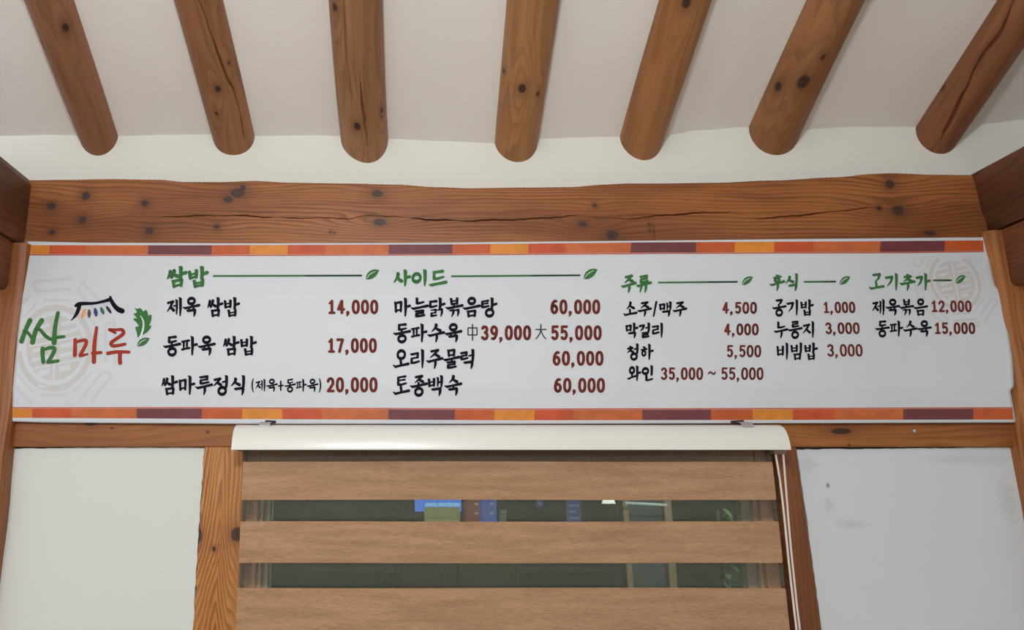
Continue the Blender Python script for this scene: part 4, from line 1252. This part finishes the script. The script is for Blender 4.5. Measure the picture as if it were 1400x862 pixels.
for Y, pts in ((-.135, [(1060.5, 622), (1066, 655), (1071.5, 700), (1080, 784), (1089, 862), (1112, 1060)]), (-.13, [(1070.5, 617), (1075, 675), (1080.5, 742), (1088, 815), (1093.5, 862), (1118, 1060)])):
    MB().tube(cr([tuple(at(u, v, Y)) for u, v in pts], 6), .0026, 8).build('cord', M['cord'], bl, smooth=True)
q = at(1063, 619, -.13); MB().box(q.x - .012, q.x + .016, -.14, -.11, q.z - .004, q.z + .010).build('cord_guide', plain('clear_plastic', srgb(150, 130, 118), .3), bl, bevel=.002)

# ------------------------------------------------------------------ yard backdrop, and room reflections built as solids beyond the glass
gm = plain('yard_ground', srgb(70, 74, 66), .9)
g = MB().box(-6, 8, .14, 6.2, -.12, -.02).build('ground', gm); tag(g, kind='structure')
t = NT('yard_wall'); pos = t.n('ShaderNodeNewGeometry').outputs['Position']
t.col(t.mix(t.rng(t.noise(pos, 1.2, 3, .5), .3, .7), srgb(104, 124, 124), srgb(138, 152, 144))); t.rough(.9)
g = MB().box(-6, 8, 6.0, 6.2, -.02, 3.2).build('wall_yard', t.m); tag(g, kind='structure')

OY = 1.3      # added solids here stand in for reflections of the room, at eye level


def op(u, v, Y=OY): return at(u, v, Y)


def bx_(u0, v0, u1, v1, y0, y1):
    a, b = op(u0, v0, y0), op(u1, v1, y0); return (a.x, b.x, y0, y1, b.z, a.z)


cab = empty('cabinet', (op(640, 800).x, OY + .2, 0), 'dim cabinet standing beyond the glass under the mirrored TV picture', 'cabinet')
a, b = op(540, 722), op(705, 722); zc = a.z
wd = plain('dim_cabinet', srgb(84, 66, 50), .6)
MB().box(a.x, b.x, OY - .05, OY + .5, .0, zc - .02).build('body', wd, cab, bevel=.004)
MB().box(a.x - .01, b.x + .01, OY - .06, OY + .52, zc - .02, zc).build('worktop', wd, cab, bevel=.004)
for (x0, x1) in ((a.x + .02, (a.x + b.x) / 2 - .005), ((a.x + b.x) / 2 + .005, b.x - .02)): MB().box(x0, x1, OY - .068, OY - .05, .06, zc - .06).build('door', wd, cab, bevel=.004)
# TV mirrored in the glass, built as glowing panels behind it
a, b = op(566, 668), op(632, 714)
tv = empty('screen_reflection', ((a.x + b.x) / 2, OY, zc), 'reflected TV picture, blue over green, built as glowing panels beyond the glass', 'screen_reflection')
MB().box(a.x - .01, b.x + .01, OY, OY + .04, zc, a.z + .02).build('bezel', plain('bezel', srgb(40, 40, 44), .4), tv, bevel=.003)
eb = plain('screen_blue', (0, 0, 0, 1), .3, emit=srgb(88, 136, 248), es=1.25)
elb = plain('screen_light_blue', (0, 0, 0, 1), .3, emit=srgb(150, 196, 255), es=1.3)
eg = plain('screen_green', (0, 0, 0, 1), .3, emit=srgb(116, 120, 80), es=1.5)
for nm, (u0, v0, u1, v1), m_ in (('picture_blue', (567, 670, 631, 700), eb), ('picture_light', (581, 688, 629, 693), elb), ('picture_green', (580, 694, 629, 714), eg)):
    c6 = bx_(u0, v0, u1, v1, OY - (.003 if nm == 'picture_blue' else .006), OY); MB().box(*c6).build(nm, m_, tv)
# reflected boxes and white pile, built solid beyond the glass
for nm, lab, (u0, u1), colr, es in (('red_carton_glow', 'reflected dull red box, built beyond the glass just right of the TV picture', (637, 655), (120, 62, 54), .0), ('blue_carton_glow', 'reflected blue box with small white marks, built beyond the glass', (658, 679), (72, 88, 160), .0)):
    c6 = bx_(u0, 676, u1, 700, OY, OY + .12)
    r_ = empty('carton_reflection', ((c6[0] + c6[1]) / 2, OY, zc), lab, 'carton_reflection')
    MB().box(c6[0], c6[1], OY, OY + .12, zc, c6[5]).build('body', plain(nm, srgb(*colr), .6, emit=srgb(*colr), es=.9), r_, bevel=.003)  # emission supplies the brightness of the mirrored box
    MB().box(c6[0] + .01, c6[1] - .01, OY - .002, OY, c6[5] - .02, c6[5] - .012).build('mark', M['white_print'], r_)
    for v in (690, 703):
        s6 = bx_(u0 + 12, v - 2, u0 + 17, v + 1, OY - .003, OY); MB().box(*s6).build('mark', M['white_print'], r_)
for nm, lab, (u0, v0, u1, v1) in (('blue_reflection', 'small pale blue reflection built as a board on the yard wall, left of the small lamp', (774, 676, 795, 716)), ('blue_reflection', 'tiny blue reflection built as a board on the yard wall, left of the pale blue one', (733, 668, 743, 694))):
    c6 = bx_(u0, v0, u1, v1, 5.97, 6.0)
    r_ = empty(nm, ((c6[0] + c6[1]) / 2, 5.99, c6[4]), lab, 'blue_reflection')
    MB().box(*c6).build('board', plain('reflection_blue', srgb(84, 104, 150), .5, emit=srgb(90, 112, 170), es=.45), r_)  # faintly glowing board stands in for a bluish reflection
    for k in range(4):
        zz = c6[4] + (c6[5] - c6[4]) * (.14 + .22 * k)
        MB().box(c6[0] + .02, c6[1] - .02 - .03 * (k % 2), 5.962, 5.97, zz, zz + .02).build('mark', plain('reflection_mark', srgb(160, 180, 210), .5, emit=srgb(150, 170, 210), es=.4), r_)
rn = random.Random(5)
for k in range(4):  # pieces of the white pile mirrored in the glass
    u = 684.5 + rn.uniform(-3, 3); v = 709 - k * 4.2; pos_ = ('lowest', 'second from bottom', 'third from bottom', 'topmost')[k]
    q = op(u, v, OY + .02)
    z0_ = zc + k * .0178
    o = MB().box(q.x - .014, q.x + .014, OY, OY + .04, z0_, z0_ + .0175).build('packet_reflection', plain('packet_paper', srgb(150, 150, 140), .7), loc=(q.x, OY, z0_), bevel=.003)
    tag(o, pos_ + ' pale piece of a reflected white pile, built beyond the glass beside the blue box', 'packet_reflection', 'reflected white pile built beyond the glass')
# lamp mirrored in the glass, built as a hanging one behind it
q = op(832, 689, 1.0)
lp_ = empty('lamp_reflection', (q.x, 1.0, q.z), 'small bright white lamp reflection, built as a pendant beyond the glass', 'lamp')
MB().tube([(q.x, 1.0, q.z), (q.x, 1.0, q.z + .022), (q.x, 1.0, q.z + .04)], [.026, .017, .008], 20).build('shade', plain('lamp_glow', (1, 1, 1, 1), .5, emit=(1, .97, .92, 1), es=1.6), lp_, smooth=True)
MB().tube([(q.x, 1.0, q.z + .04), (q.x, 1.0, q.z + .9)], .002, 6).build('cord', plain('lamp_cord', (.02, .02, .02, 1), .5), lp_)
tag(MB().box(-1.5, 3.5, .97, 1.03, q.z + .9, q.z + .98).build('trim_1', wd), kind='structure')
# door frame and tube light of the reflected room, built as solids
DY = 2.2
fr_ = plain('doorway_wood', srgb(210, 172, 142), .6)
a, b = op(852, 700, DY), op(919, 700, DY)
dr = empty('doorway_reflection', ((a.x + b.x) / 2, DY, 0), 'pale wooden door frame of the reflected room, built beyond the glass right of the small lamp', 'doorway_reflection', kind='thing')
w_ = op(860, 700, DY).x - a.x
MB().box(a.x, a.x + w_, DY, DY + .08, 0, 2.15).build('jamb', fr_, dr, bevel=.004); MB().box(b.x - w_ * 1.3, b.x, DY, DY + .08, 0, 2.15).build('jamb', fr_, dr, bevel=.004)
MB().box(a.x, b.x, DY, DY + .08, 2.15, 2.22).build('lintel', fr_, dr, bevel=.004)
MB().box(a.x + w_, b.x - w_ * 1.3, DY + .05, DY + .08, 0, 2.15).build('door', plain('doorway_panel', srgb(98, 110, 116), .6), dr)
q0, q1 = op(855, 688, DY - .04), op(912, 691, DY - .04)
MB().tube([tuple(q0), tuple(q1)], .007, 10).build('tube_light', plain('tube_glow', (1, 1, 1, 1), .5, emit=(.75, .88, 1, 1), es=.35), dr, smooth=True)
# plant mirrored in the glass, built behind it with a pot
PYp = 1.15
q = op(985, 706, PYp)
pt = empty('plant_reflection', (q.x, PYp, 0), 'reflected green leafy plant, built beyond the glass at the right end of the blind gap', 'plant')
MB().tube([(q.x, PYp, 0), (q.x, PYp, .40)], [.12, .16], 20).build('pot', plain('pot_grey', srgb(90, 84, 78), .7), pt, smooth=True)
MB().tube([(q.x, PYp, .38), (q.x + .01, PYp, .9), (q.x - .01, PYp, 1.5)], [.014, .011, .006], 8).build('stem', plain('stem_brown', srgb(80, 62, 44), .8), pt, smooth=True)
lm = plain('plant_leaf', srgb(92, 128, 82), .4)
rn = random.Random(11)
for k in range(46):
    h = rn.uniform(1.15, 1.72); an = rn.uniform(0, 2 * pi); L = rn.uniform(.06, .12); dx, dy = cos(an), sin(an) * .7
    c0 = Vector((q.x + .02 * dx, PYp + .02 * dy, h)); ti = rn.uniform(-.5, .7)
    V = []
    sd = Vector((-dy, dx, 0)).normalized()
    for s_, w2 in ((0, .002), (.3, .011), (.6, .012), (1, .001)):
        p_ = c0 + Vector((dx, dy, 0)) * L * s_ + Vector((0, 0, ti * L * s_ - .5 * L * s_ * s_))
        V += [tuple(p_ - sd * w2 + Vector((0, 0, .002))), tuple(p_), tuple(p_ + sd * w2 + Vector((0, 0, .002)))]
    Fc = []
    for s_ in range(3):
        for e in range(2): a = s_ * 3 + e; Fc.append((a, a + 1, a + 4, a + 3))
    mesh('leaf', V, Fc, lm, pt)
bulb('yard_fill_light', (1.4, .75, 2.5), .1, 60, (.9, 1.0, .95))  # added light, no lamp known here; brightens the solids beyond the glass
